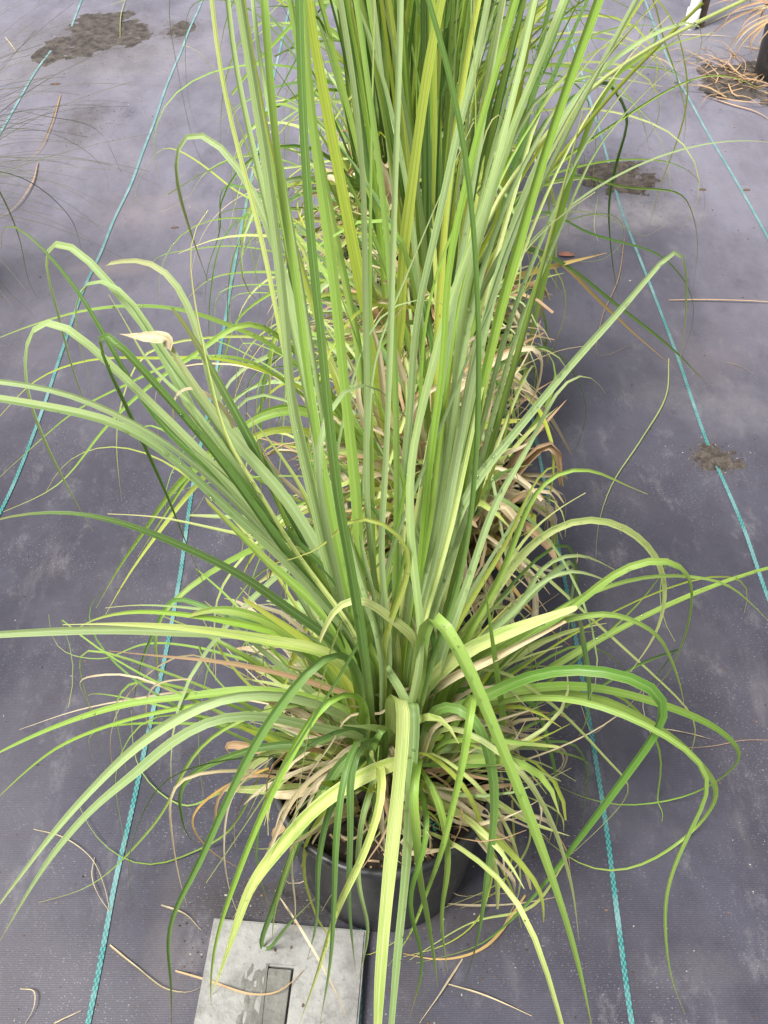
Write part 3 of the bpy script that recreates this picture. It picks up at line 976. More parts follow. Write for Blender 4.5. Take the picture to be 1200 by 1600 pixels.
def make_plant(x, y, label, seed, heroes=None, soil=0.2, **kw):
    root = empty("potted_grass_plant", (x, y, 0))
    tag(root, label, "potted grass", "grasses in black pots standing in a row")
    pot_mesh(root, x, y, 0.125, 0.24)
    soil_mesh(root, x, y, 0.1145, soil, seed)
    pl = Plant(x, y, soil)
    rnd = random.Random(seed)
    if heroes: heroes(pl, rnd)
    nt_ = kw.pop('n_tail', (0, 0))
    tails(pl, rnd, nt_[0], -1, vis_tail)
    tails(pl, rnd, nt_[1], 1, vis_tail)
    papery(pl, rnd, kw.pop('n_paper', 0), 2.6, kw.pop('paper', 1.0), kw.get('vis'))
    crown(pl, rnd, kw.pop('n_crown', 30), kw.get('vis'))
    fill(pl, rnd, **kw)
    # leaf bases: stout pale sheaths standing in the crown
    for _ in range(kw.get('n_up', 40) // 3):
        a = rnd.uniform(0, 6.283)
        pl.grow(rnd, a, abs(rnd.gauss(0.05, 0.16)), rnd.uniform(0.1, 0.24), rnd.uniform(0, 0.3), 1.5, rnd.uniform(0.010, 0.018), LM[rnd.choice('yyflf')], name='leaf_sheath',
                n=7, tip='cut', fold=0.9, across=5, r0=abs(rnd.gauss(0, 0.035)), roll=rnd.uniform(-1.5, 1.5))
    finish_plant(pl, root)
    return pl, root


def heroes_1(pl, rnd):
    H = lambda pts, w_, m, end=None, **kw: pl.hero(pts, w_ * 0.72 / 1000.0, LM[m], end, rnd=rnd, roll=kw.pop('roll', rnd.gauss(0, .15)), twist=kw.pop('twist', rnd.gauss(0, .3)), **kw)
    Yb = lambda d: ('Y', pl.y + d)
    # ---- tall upright leaves, leaving by the top of the frame
    H([(575, 1010), (520, 920), (505, 872), (476, 734), (455, 630), (445, 505), (428, 350), (412, 230), (392, 110), (375, 0), (366, -60)], 13, 'b', Yb(.12), tip='slow')
    H([(585, 1010), (562, 880), (535, 760), (517, 640), (500, 500), (487, 380), (478, 250), (471, 120), (468, 0), (467, -60)], 12, 'g', Yb(.06), tip='slow')
    H([(590, 1020), (575, 960), (560, 770), (540, 600), (522, 440), (503, 300), (488, 190), (478, 90), (470, -40)], 14, 'f', Yb(.16), tip='slow')
    H([(570, 1000), (520, 890), (500, 713), (480, 580), (450, 450), (420, 350), (390, 285), (350, 228), (320, 202), (300, 193), (286, 203), (275, 235), (277, 290), (300, 370), (325, 440)], 14, 'b', Yb(.28))
    H([(600, 1000), (577, 800), (575, 600), (572, 483), (567, 275), (555, 150), (540, 50), (525, -40)], 8, 'b', Yb(.1), tip='slow')
    H([(610, 1000), (612, 900), (615, 700), (611, 500), (597, 296), (580, 170), (560, 20), (550, -40)], 8, 'f', Yb(.1), tip='slow')
    H([(600, 980), (590, 850), (600, 700), (609, 490), (617, 296), (622, 150), (625, 50), (627, -40)], 8, 'b', Yb(.08), tip='slow')
    H([(600, 960), (610, 800), (632, 640), (647, 492), (688, 333), (713, 212), (730, 150), (752, 60), (768, -30)], 10, 'b', Yb(.15), tip='slow')
    H([(660, 1000), (700, 900), (728, 780), (742, 640), (747, 500), (735, 300), (707, 130), (670, 0), (655, -50)], 7, 'g', Yb(.05), tip='slow')
    H([(655, 1000), (690, 930), (705, 838), (728, 740), (757, 590), (785, 470), (813, 370), (850, 240), (890, 120), (935, 0), (955, -60)], 14, 'f', Yb(.14), tip='slow')
    H([(640, 1000), (626, 838), (634, 713), (667, 588), (705, 463), (740, 370), (770, 270), (800, 150), (830, 20), (845, -50)], 11, 'b', Yb(.18), tip='slow')
    H([(660, 980), (690, 840), (705, 613), (712, 547), (730, 440), (760, 330), (800, 200), (850, 80), (885, -10), (905, -60)], 12, 'b', Yb(.2), tip='slow')
    H([(660, 980), (690, 900), (720, 700), (755, 520), (790, 390), (830, 280), (880, 180), (940, 105), (1000, 62), (1060, 35), (1098, 20), (1110, 38), (1095, 80), (1078, 120), (1070, 160)], 14, 'b', Yb(.3))
    H([(665, 960), (700, 780), (740, 560), (775, 400), (815, 265), (850, 150), (910, 93), (950, 63), (983, 58), (1003, 67), (1017, 90)], 10, 'y', Yb(.3))
    H([(640, 960), (680, 700), (720, 500), (770, 330), (830, 240), (920, 140), (1050, 55), (1165, 0), (1215, -25)], 7, 'y', Yb(.35), tip='slow')
    H([(630, 990), (650, 860), (668, 700), (690, 560), (700, 420), (725, 300), (760, 160), (800, 30), (820, -50)], 9, 'f', Yb(.12), tip='slow')
    H([(560, 1000), (530, 860), (500, 700), (478, 560), (462, 430), (440, 300), (425, 160), (415, 30), (410, -50)], 11, 'f', Yb(.14), tip='slow')
    H([(645, 1010), (668, 880), (690, 760), (705, 640), (728, 510), (770, 420), (830, 320), (885, 210), (940, 100), (990, 10), (1020, -50)], 9, 'b', Yb(.25), tip='slow')
    for k, (dx, m, w_) in enumerate(((0, 'b', 11), (26, 'y', 8), (-30, 'b', 12), (48, 'b', 9), (-55, 'f', 8), (70, 'b', 8))):
        H([(655 + dx * .2, 980), (690 + dx * .4, 840), (720 + dx * .6, 680), (752 + dx * .8, 520), (800 + dx, 370), (862 + dx, 230), (925 + dx * 1.1, 120 + 6 * k), (975 + dx * 1.2, 50 + 9 * k), (1020 + dx, 10 + 14 * k)], w_, m, Yb(.2 + .02 * k), tip='taper')
    for k, (dx, m, w_) in enumerate(((0, 'b', 9), (-24, 'y', 7), (22, 'f', 10), (40, 'b', 8))):
        H([(575, 1000), (530 + dx * .2, 860), (490 + dx * .4, 700), (455 + dx * .6, 520), (425 + dx * .8, 360), (390 + dx, 210), (365 + dx, 90), (352 + dx, -30)], w_, m, Yb(.2 + .02 * k), tip='slow')
    for pts, w_, m in (([(600, 940), (625, 800), (655, 660), (662, 520), (690, 400), (735, 300), (745, 180), (738, 60), (742, -40)], 6, 'f'), ([(590, 960), (560, 820), (575, 700), (585, 560), (640, 420), (690, 300), (740, 190)], 6, 'b'),
                       ([(610, 960), (640, 820), (610, 680), (560, 540), (520, 430), (450, 330)], 7, 'f'), ([(640, 980), (700, 860), (760, 760), (800, 640), (800, 560)], 9, 'l'),
                       ([(600, 900), (650, 760), (700, 640), (790, 430), (880, 330), (930, 300)], 6, 'b'), ([(560, 960), (520, 800), (540, 640), (600, 480), (700, 470), (720, 500)], 6, 'b'),
                       ([(500, 640), (560, 590), (640, 660), (700, 745)], 8, 'b'), ([(690, 980), (660, 860), (625, 760), (560, 640), (515, 560)], 7, 'b')):
        H(pts, w_, m, Yb(.14))
    # ---- long leaf to the right with its tip snapped over
    H([(670, 960), (700, 850), (737, 760), (810, 670), (900, 560), (960, 495), (1040, 400), (1060, 371), (1068, 375), (1072, 440), (1070, 520), (1062, 562)], 12, 'b', Yb(.1))
    H([(700, 1000), (735, 900), (775, 785), (820, 710), (850, 650), (885, 590), (910, 580), (935, 597), (946, 615)], 13, 'b', Yb(.08))
    H([(720, 1010), (780, 900), (825, 790), (850, 750), (880, 733), (925, 733), (970, 755), (1012, 772)], 13, 'f', Yb(.03))
    H([(690, 1040), (730, 990), (815, 865), (860, 827), (905, 808), (960, 815), (1000, 840), (1025, 868), (1040, 920), (1025, 990), (985, 1050)], 13, 'y', Yb(.03))
    H([(650, 1090), (720, 1050), (800, 1010), (860, 970), (900, 945), (940, 910), (990, 880), (1035, 872), (1070, 890), (1080, 925), (1070, 990), (1045, 1050), (1010, 1090)], 12, 'f', Yb(.01))
    H([(650, 1090), (690, 1040), (740, 1005), (800, 985), (850, 965), (898, 950)], 21, 'y', Yb(-.02), tip='cut', roll=0, fold=.12, n=14)
    H([(880, 960), (900, 958), (910, 1000), (920, 1060), (918, 1120), (905, 1150)], 7, 'g', ('z', .3), root=False)
    H([(650, 1100), (700, 1060), (760, 1030), (820, 1000), (880, 970)], 14, 's', Yb(-.03), tip='cut', fold=.6)
    H([(640, 1100), (720, 1040), (860, 960), (900, 935), (1000, 902), (1070, 900), (1130, 910), (1170, 940), (1215, 985)], 8, 'f', Yb(.02))
    H([(720, 1060), (820, 990), (895, 965), (950, 957), (995, 972), (1025, 990), (1050, 1035), (1065, 1080), (1070, 1110)], 10, 'f', Yb(0))
    H([(650, 1130), (700, 1110), (765, 1085), (825, 1055), (900, 1043), (970, 1052), (1020, 1070), (1043, 1092), (1036, 1125), (1000, 1180), (960, 1235), (900, 1315), (850, 1380), (790, 1445), (735, 1485), (650, 1505)], 14, 'g', ('z', .004), pw=1.2)
    H([(660, 1130), (765, 1090), (850, 1072), (910, 1072), (980, 1085), (1060, 1110), (1115, 1135), (1150, 1165), (1157, 1182), (1120, 1220), (1050, 1250), (960, 1260), (890, 1240), (850, 1215)], 12, 'f', ('z', .03))
    H([(660, 1140), (720, 1100), (850, 1085), (920, 1085), (1000, 1120), (1060, 1160), (1100, 1200), (1120, 1232), (1110, 1265), (1070, 1310), (1020, 1345), (950, 1365), (890, 1345), (840, 1300)], 12, 'f', ('z', .01))
    H([(680, 1140), (760, 1100), (900, 1092), (1050, 1155), (1110, 1210), (1100, 1250), (1062, 1330), (1042, 1390), (1040, 1460), (1050, 1530), (1070, 1585)], 8, 'f', ('z', .004))
    H([(700, 1080), (760, 1040), (850, 1090), (960, 1200), (985, 1230), (930, 1300), (880, 1345)], 5, 'y', ('z', .05))
    H([(640, 1090), (740, 1010), (800, 955), (850, 905), (885, 890), (930, 900), (965, 915)], 14, 'b', Yb(.03))
    H([(650, 1080), (740, 1000), (810, 950), (850, 880), (900, 865), (960, 890)], 14, 'b', Yb(.05))
    H([(690, 1060), (760, 960), (800, 870), (840, 820), (880, 790), (915, 770)], 10, 'y', Yb(.1))
    H([(680, 1040), (740, 930), (790, 850), (845, 735), (870, 720), (880, 760)], 11, 'l', Yb(.1))
    # ---- leaves falling over the front of the pot
    H([(612, 1120), (612, 1090), (628, 1082), (630, 1120), (625, 1200), (615, 1300), (602, 1430), (592, 1560), (588, 1690)], 17.5, 'y', ('z', .16), Y0=.415, tip='cut', roll=0, twist=0, fold=.1)
    H([(640, 1120), (645, 1090), (648, 1130), (642, 1220), (636, 1340), (622, 1480), (608, 1640)], 15, 'b', ('z', .1), Y0=.42, tip='slow', roll=0, twist=0)
    H([(655, 1060), (660, 990), (678, 950), (700, 985), (745, 1075), (785, 1170), (830, 1280), (870, 1390), (900, 1490), (928, 1620)], 16, 'f', ('z', .06), Y0=.42)
    H([(690, 1100), (735, 1110), (755, 1150), (770, 1210), (772, 1270), (762, 1360), (745, 1470), (720, 1555)], 14, 'g', ('z', .004), Y0=.41, twist=1.2)
    H([(770, 1170), (785, 1120), (779, 1075), (767, 983), (757, 905)], 10, 'f', Yb(-.05))
    H([(640, 1185), (600, 1195), (560, 1215), (500, 1255), (440, 1320), (395, 1380), (375, 1430), (358, 1480), (340, 1530), (330, 1555)], 20, 'y', ('z', .02), Y0=.37, fold=.15)
    H([(560, 1130), (495, 1160), (420, 1165), (350, 1185), (300, 1210), (283, 1235), (284, 1275), (295, 1308), (312, 1322)], 12, 'g', ('z', .08), Y0=.42)
    H([(560, 1050), (520, 1010), (470, 1060), (405, 1150), (350, 1260), (310, 1350), (275, 1415), (262, 1460), (267, 1540), (268, 1610)], 12, 'g', ('z', .02), Y0=.42)
    H([(560, 1080), (520, 1080), (470, 1150), (415, 1260), (370, 1370), (340, 1460), (330, 1520), (330, 1578)], 11, 'f', ('z', .01), Y0=.4)
    H([(570, 1160), (540, 1180), (500, 1250), (468, 1310), (433, 1400), (406, 1488), (412, 1490), (450, 1445), (492, 1403)], 13, 'g', ('Y', .3), Y0=.38)
    H([(580, 1150), (545, 1180), (527, 1290), (523, 1383), (517, 1497), (500, 1600)], 9, 'g', ('z', .02), Y0=.39, pw=.5)
    H([(585, 1150), (552, 1175), (548, 1300), (545, 1400), (555, 1515)], 10, 'g', ('z', .03), Y0=.385, pw=.5)
    H([(590, 1190), (600, 1230), (570, 1330), (535, 1400), (520, 1440), (495, 1520), (468, 1600)], 11, 'y', ('z', .03), Y0=.37, pw=.6)
    H([(655, 1180), (645, 1230), (650, 1300), (655, 1370), (665, 1420), (678, 1495), (684, 1542)], 12, 'f', ('z', .01), Y0=.38, pw=.5)
    H([(650, 1180), (645, 1240), (654, 1290), (652, 1360)], 17, 's', ('z', .2), Y0=.38, name='dry_leaf')
    H([(740, 1080), (735, 1110), (725, 1180), (705, 1270), (690, 1330), (665, 1400), (640, 1460), (606, 1510)], 10, 'f', ('z', .02), Y0=.4, pw=.5)
    H([(700, 1080), (790, 1080), (830, 1095), (845, 1120), (857, 1165), (868, 1210), (872, 1260), (866, 1315)], 8, 'g', ('z', .06))
    H([(600, 1130), (575, 1200), (585, 1260), (560, 1320), (530, 1380)], 9, 'g', ('z', .1), Y0=.39)
    for pts, w_, m, z in (([(580, 1170), (530, 1230), (500, 1330), (495, 1440), (480, 1500)], 8, 'g', .02), ([(560, 1180), (500, 1240), (455, 1340), (430, 1420), (425, 1470)], 7, 'f', .03),
                          ([(640, 1180), (680, 1230), (700, 1330), (690, 1430), (700, 1520)], 8, 'f', .01), ([(660, 1170), (720, 1220), (760, 1310), (800, 1390), (815, 1450)], 6, 'l', .01),
                          ([(670, 1170), (740, 1220), (800, 1310), (812, 1390), (790, 1440)], 5, 'y', .01), ([(600, 1190), (570, 1260), (560, 1370), (575, 1450), (560, 1530)], 7, 'b', .03),
                          ([(560, 1170), (480, 1220), (420, 1330), (385, 1400), (360, 1440)], 6, 's', .01), ([(620, 1190), (615, 1260), (650, 1360), (740, 1400), (800, 1395)], 4, 's', .01),
                          ([(540, 1180), (470, 1250), (455, 1340), (462, 1420), (455, 1470)], 4, 's', .02), ([(430, 1390), (470, 1450), (510, 1520), (540, 1585)], 5, 's', .03),
                          ([(590, 1170), (520, 1250), (480, 1320), (520, 1470), (560, 1500), (620, 1470)], 5, 'l', .02), ([(640, 1200), (670, 1290), (640, 1400), (660, 1500), (640, 1590)], 6, 'g', .01),
                          ([(560, 1130), (470, 1170), (420, 1240), (400, 1330), (420, 1420)], 6, 'g', .02), ([(700, 1130), (790, 1180), (850, 1260), (890, 1370), (905, 1470)], 6, 'y', .01),
                          ([(600, 1200), (560, 1290), (490, 1370), (440, 1360)], 5, 's', .05), ([(690, 1120), (820, 1150), (880, 1175), (868, 1210), (800, 1225)], 6, 's', .1)):
        H(pts, w_ * 1.25, m, ('z', z), Y0=.4, pw=.5, name='dry_leaf' if m == 's' else 'leaf_blade')
    # pale folded stub with a cut end
    H([(650, 1180), (690, 1190), (720, 1150), (735, 1110)], 12, 'y', Yb(-.04), tip='cut')
    H([(620, 1180), (680, 1190), (730, 1175), (770, 1150)], 15, 's', Yb(-.03), name='dry_leaf', tip='cut')
    H([(600, 1200), (560, 1195), (530, 1196)], 12, 's', Yb(-.04), name='dry_leaf', tip='cut')
    H([(655, 1230), (700, 1245), (760, 1290), (798, 1314)], 9, 's', ('z', .23), Y0=.38, name='dry_leaf', tip='cut')
    H([(628, 1350), (680, 1335), (720, 1322)], 9, 's', ('z', .245), Y0=.34, name='dry_leaf', root=False)
    H([(620, 1080), (600, 1120), (550, 1110), (520, 1160), (480, 1215), (460, 1290)], 4, 's', ('z', .2), name='dry_leaf')
    H([(560, 1060), (640, 1080), (652, 1020), (648, 975), (632, 942)], 7, 's', Yb(-.05), name='dry_leaf')
    # ---- leaves flopping to the left
    H([(570, 1060), (520, 1000), (450, 950), (380, 900), (300, 860), (215, 825), (145, 805), (75, 800), (0, 810), (-60, 830)], 14, 'g', Yb(-.02))
    H([(620, 1010), (590, 930), (530, 885), (440, 850), (350, 830), (250, 808), (168, 803)], 11, 'y', Yb(.06))
    H([(590, 1140), (560, 1100), (520, 1040), (470, 1012), (400, 995), (300, 988), (150, 984), (0, 991), (-60, 996)], 15, 'b', Yb(-.02), tip='slow')
    H([(610, 1150), (580, 1090), (540, 1040), (500, 1015), (430, 1002), (330, 985), (200, 975), (98, 976)], 19, 'y', Yb(-.03), fold=.15)
    H([(560, 1090), (530, 1080), (450, 1055), (350, 1035), (250, 1025), (170, 1017)], 10, 't', Yb(-.02), name='dry_leaf')
    H([(560, 1120), (490, 1092), (400, 1078), (300, 1088), (200, 1100), (100, 1130), (0, 1175), (-50, 1205)], 12, 'f', Yb(0))
    H([(560, 1130), (450, 1085), (350, 1088), (280, 1120), (215, 1165), (150, 1228), (90, 1295), (30, 1372), (-25, 1445)], 14, 'b', ('z', .12), Y0=.42)
    H([(570, 1150), (500, 1138), (425, 1120), (350, 1118), (280, 1150), (215, 1205), (150, 1258), (90, 1325), (40, 1400), (0, 1470)], 13, 'b', ('z', .08), Y0=.41)
    H([(560, 1120), (480, 1095), (380, 1092), (250, 1112), (175, 1132), (100, 1162), (50, 1197), (-20, 1262)], 7, 'f', Yb(-.02))
    H([(540, 1110), (450, 1100), (330, 1150), (240, 1290), (130, 1390), (60, 1410)], 6, 'f', ('z', .004))
    H([(560, 1090), (480, 1060), (380, 1030), (300, 1010), (230, 1005), (150, 1030), (85, 1010), (76, 960)], 5, 'f', ('z', .1))
    H([(560, 1050), (470, 1000), (380, 975), (290, 960), (210, 955), (140, 970), (110, 990)], 13, 'f', Yb(.03))
    H([(560, 1040), (470, 990), (370, 960), (300, 950), (215, 945), (165, 950)], 9, 'b', Yb(.05))
    H([(550, 1050), (450, 990), (380, 970), (310, 945), (280, 930), (240, 990), (220, 1040), (205, 1120)], 8, 'g', ('z', .1))
    H([(520, 1060), (450, 990), (400, 962), (340, 950), (300, 960)], 16, 'f', Yb(.02), tip='cut')
    H([(540, 1060), (480, 1000), (420, 960), (380, 935)], 14, 'l', Yb(.02), tip='cut')
    # ---- bundle leaning to the upper left
    H([(560, 1010), (490, 900), (350, 750), (250, 660), (165, 525), (135, 470), (75, 395), (40, 360), (5, 338), (0, 350), (3, 388)], 13, 'g', Yb(.2), pw=1.3)
    H([(550, 1000), (450, 875), (350, 725), (280, 600), (225, 500), (165, 440), (135, 395), (100, 372), (80, 370), (70, 390), (75, 425), (90, 480), (112, 570), (140, 650)], 14, 'b', Yb(.3))
    H([(560, 1010), (460, 900), (425, 830), (350, 680), (300, 610), (250, 545), (220, 490), (185, 445), (150, 432), (125, 450), (118, 500), (135, 575), (148, 615)], 13, 'b', Yb(.22))
    H([(550, 1000), (440, 850), (325, 720), (225, 620), (150, 550), (100, 500), (80, 490), (60, 495), (42, 540), (40, 580), (55, 650), (100, 750), (145, 830)], 12, 'b', Yb(.16))
    H([(540, 1000), (430, 840), (330, 700), (215, 570), (150, 498), (142, 503), (170, 570), (210, 660), (260, 770), (300, 870), (318, 910)], 10, 'g', Yb(.12))
    H([(570, 1010), (495, 900), (425, 750), (350, 610), (300, 520), (274, 485)], 15, 'g', Yb(.12), tip='cut', roll=.3)
    H([(570, 1000), (520, 900), (450, 780), (365, 685), (320, 625), (270, 550), (258, 528)], 16, 'b', Yb(.1), tip='cut')
    H([(262, 545), (262, 530), (240, 527), (215, 526), (187, 522)], 13, 's', ('Y', .55), Y0=.54, root=False, name='dry_leaf', roll=0)
    H([(545, 1020), (490, 940), (420, 880), (370, 830), (323, 783)], 13, 'f', Yb(.05), tip='cut')
    H([(378, 760), (373, 720), (370, 690), (358, 650), (330, 620), (300, 605), (277, 615), (270, 650), (280, 705)], 7, 's', ('Y', .55), Y0=.55, root=False, tip='point')
    H([(560, 1000), (510, 870), (480, 780), (430, 700), (385, 645)], 16, 'y', Yb(.08))
    H([(560, 1010), (520, 960), (450, 880), (350, 790), (250, 700), (175, 657), (125, 645), (0, 622), (-50, 615)], 13, 'b', Yb(.02), tip='slow')
    H([(550, 1000), (430, 850), (350, 765), (280, 705), (200, 655), (100, 613), (0, 596), (-50, 592)], 10, 'b', Yb(.05), tip='slow')
    H([(560, 1000), (460, 860), (400, 760), (355, 690), (330, 600), (305, 480), (295, 400), (300, 345), (325, 328)], 7, 'y', Yb(.12))
    H([(560, 1000), (500, 870), (430, 750), (400, 700), (360, 680), (310, 520), (270, 430), (225, 405), (170, 412)], 12, 'b', Yb(.2), tip='cut')
    H([(560, 1010), (480, 900), (410, 790), (350, 700), (290, 620), (240, 580), (195, 500), (170, 460)], 14, 'b', Yb(.16), tip='taper')
    H([(565, 1010), (500, 920), (440, 830), (370, 740), (300, 650), (260, 600)], 14, 'g', Yb(.1), tip='taper')
    H([(575, 1010), (540, 930), (480, 860), (410, 800), (350, 740), (300, 700)], 12, 'g', Yb(.06), tip='taper')
    H([(600, 1060), (545, 960), (500, 900), (450, 820), (410, 720), (395, 660)], 14, 'f', Yb(.08))
    H([(620, 1100), (560, 1060), (500, 985), (445, 900), (400, 850)], 14, 'b', Yb(.03))
    H([(640, 1060), (590, 990), (545, 900), (470, 820), (400, 720), (340, 650)], 12, 'b', Yb(.15), tip='slow')
    # crossing leaves inside the crown
    H([(600, 1000), (640, 850), (560, 800), (500, 860), (430, 880)], 10, 'l', Yb(0))
    H([(680, 1010), (620, 860), (560, 760), (500, 700), (430, 640)], 11, 'g', Yb(.15))
    H([(650, 1000), (600, 960), (560, 930), (525, 950), (500, 1000)], 12, 'y', Yb(-.02), tip='cut')
    H([(600, 1110), (640, 1060), (700, 1010), (760, 960), (830, 890)], 13, 'b', Yb(.04))
    H([(640, 1120), (700, 1060), (740, 1000), (800, 940)], 11, 'l', Yb(0))
    H([(620, 1120), (600, 1020), (570, 985), (480, 920), (440, 860), (400, 830)], 12, 'b', Yb(.0))
    # curly dead tails lying round the pot
    for pts, w_, m in (
        ([(760, 1290), (770, 1360), (745, 1440), (700, 1475), (630, 1495)], 4, 'l'), ([(800, 1250), (800, 1340), (770, 1400), (720, 1420)], 4, 'l'),
        ([(790, 1230), (830, 1300), (780, 1380), (690, 1420)], 4, 'y'), ([(880, 1350), (830, 1420), (740, 1440), (640, 1500)], 5, 'y'),
        ([(820, 1400), (760, 1480), (690, 1500), (630, 1490)], 5, 'o'), ([(780, 1160), (880, 1170), (880, 1200), (830, 1230), (790, 1220)], 5, 's'),
        ([(420, 1200), (350, 1230), (300, 1280), (330, 1330), (380, 1360)], 4, 'o'), ([(430, 1180), (370, 1230), (350, 1330), (368, 1420), (380, 1440)], 3, 's'),
        ([(420, 1100), (300, 1080), (220, 1090), (120, 1110), (30, 1140)], 3, 's'), ([(300, 1060), (240, 1070), (240, 1150), (330, 1190)], 3, 's'),
        ([(420, 1200), (340, 1240), (280, 1260), (215, 1200), (205, 1110)], 4, 'f'), ([(420, 1190), (330, 1320), (230, 1355), (150, 1310), (120, 1250)], 4, 'f'),
    ):
        H(pts, w_, m, ('z', .004), Y0=.42, root=False, name='dry_leaf' if m in 'so' else 'leaf_blade')


def heroes_2(pl, rnd):
    H = lambda pts, w_, m, end=None, **kw: pl.hero(pts, w_ * 0.72 / 1000.0, LM[m], end, rnd=rnd, roll=kw.pop('roll', rnd.gauss(0, .15)), twist=kw.pop('twist', rnd.gauss(0, .3)), **kw)
    Yb = lambda d: ('Y', pl.y + d)
    H([(600, 650), (578, 520), (545, 350), (520, 220), (505, 140), (490, 60), (478, -30)], 22, 'l', Yb(.06), tip='slow', fold=.1, roll=0, twist=.1)
    H([(610, 640), (625, 500), (630, 400), (645, 280), (670, 100), (690, 0), (702, -60)], 20, 'l', Yb(.06), tip='slow', fold=.1, roll=0, twist=.1)
    H([(680, 600), (690, 440), (700, 300), (725, 120), (748, 0), (760, -50)], 14, 'l', Yb(.08), tip='slow')
    H([(540, 640), (490, 480), (440, 310), (410, 170), (385, 40), (375, -40)], 12, 'l', Yb(.1), tip='slow')
    H([(570, 640), (560, 540), (530, 400), (500, 250), (470, 100), (450, -20)], 15, 'f', Yb(.12), tip='slow')
    H([(640, 650), (690, 560), (725, 400), (738, 300), (751, 233), (767, 183), (782, 165), (789, 176), (787, 205)], 11, 'y', Yb(.02))
    H([(560, 700), (500, 650), (450, 640), (400, 655), (320, 715), (270, 765), (225, 830), (190, 880), (150, 950)], 14, 'f', Yb(-.1))
    H([(560, 720), (500, 680), (440, 670), (380, 690), (310, 755), (250, 830), (200, 900), (165, 960)], 13, 'l', Yb(-.12))
    H([(540, 700), (480, 640), (420, 640), (350, 700), (300, 740), (260, 800), (215, 870)], 13, 'f', Yb(-.08))
    H([(540, 660), (470, 575), (420, 535), (350, 505), (300, 487), (240, 478), (150, 482), (75, 500), (0, 527), (-40, 545)], 9, 'f', Yb(.0))
    H([(540, 650), (480, 570), (440, 530), (400, 503), (370, 504), (320, 545), (250, 590), (170, 662), (90, 760), (5, 800)], 10, 'f', Yb(-.15))
    H([(520, 660), (450, 600), (380, 560), (290, 560), (200, 600), (120, 640), (60, 690), (0, 745)], 6, 'f', Yb(-.1))
    H([(530, 650), (440, 590), (340, 560), (240, 560), (150, 560), (60, 590), (0, 650)], 7, 'l', Yb(-.08))
    H([(720, 620), (800, 560), (850, 540), (905, 600), (915, 650), (893, 720)], 6, 'g', ('z', .02))
    H([(700, 640), (760, 600), (840, 560), (880, 545), (920, 540)], 5, 's', Yb(.02), name='dry_leaf')
    H([(700, 600), (780, 590), (850, 640), (893, 710)], 11, 's', ('z', .15), name='dry_leaf', tip='cut')
    H([(690, 600), (770, 560), (850, 520)], 10, 't', Yb(.1), name='dry_leaf', tip='cut')
    H([(690, 640), (780, 560), (840, 540), (835, 620), (800, 660)], 14, 's', Yb(.0), name='dry_leaf')
    H([(640, 640), (690, 600), (740, 590), (745, 650)], 16, 's', Yb(-.05), name='dry_leaf')
    H([(700, 640), (760, 620), (810, 580), (830, 540), (845, 500)], 8, 's', Yb(.1), name='dry_leaf')
    H([(600, 620), (590, 540), (570, 480), (560, 430)], 18, 's', Yb(.02), name='dry_leaf')
    H([(640, 620), (620, 560), (610, 500), (640, 470)], 20, 's', Yb(.02), name='dry_leaf')
    H([(660, 620), (720, 540), (790, 510), (850, 515)], 12, 's', Yb(.08), name='dry_leaf')
    H([(560, 620), (570, 540), (590, 490), (600, 480)], 16, 's', Yb(.05), name='dry_leaf')
    H([(640, 640), (690, 560), (700, 480), (720, 440)], 12, 't', Yb(.08), name='dry_leaf')
    H([(590, 650), (560, 600), (540, 550), (510, 520)], 12, 's', Yb(.02), name='dry_leaf')
    H([(545, 640), (525, 580), (500, 520), (480, 400), (430, 330), (395, 260)], 9, 'y', Yb(.05), tip='slow')


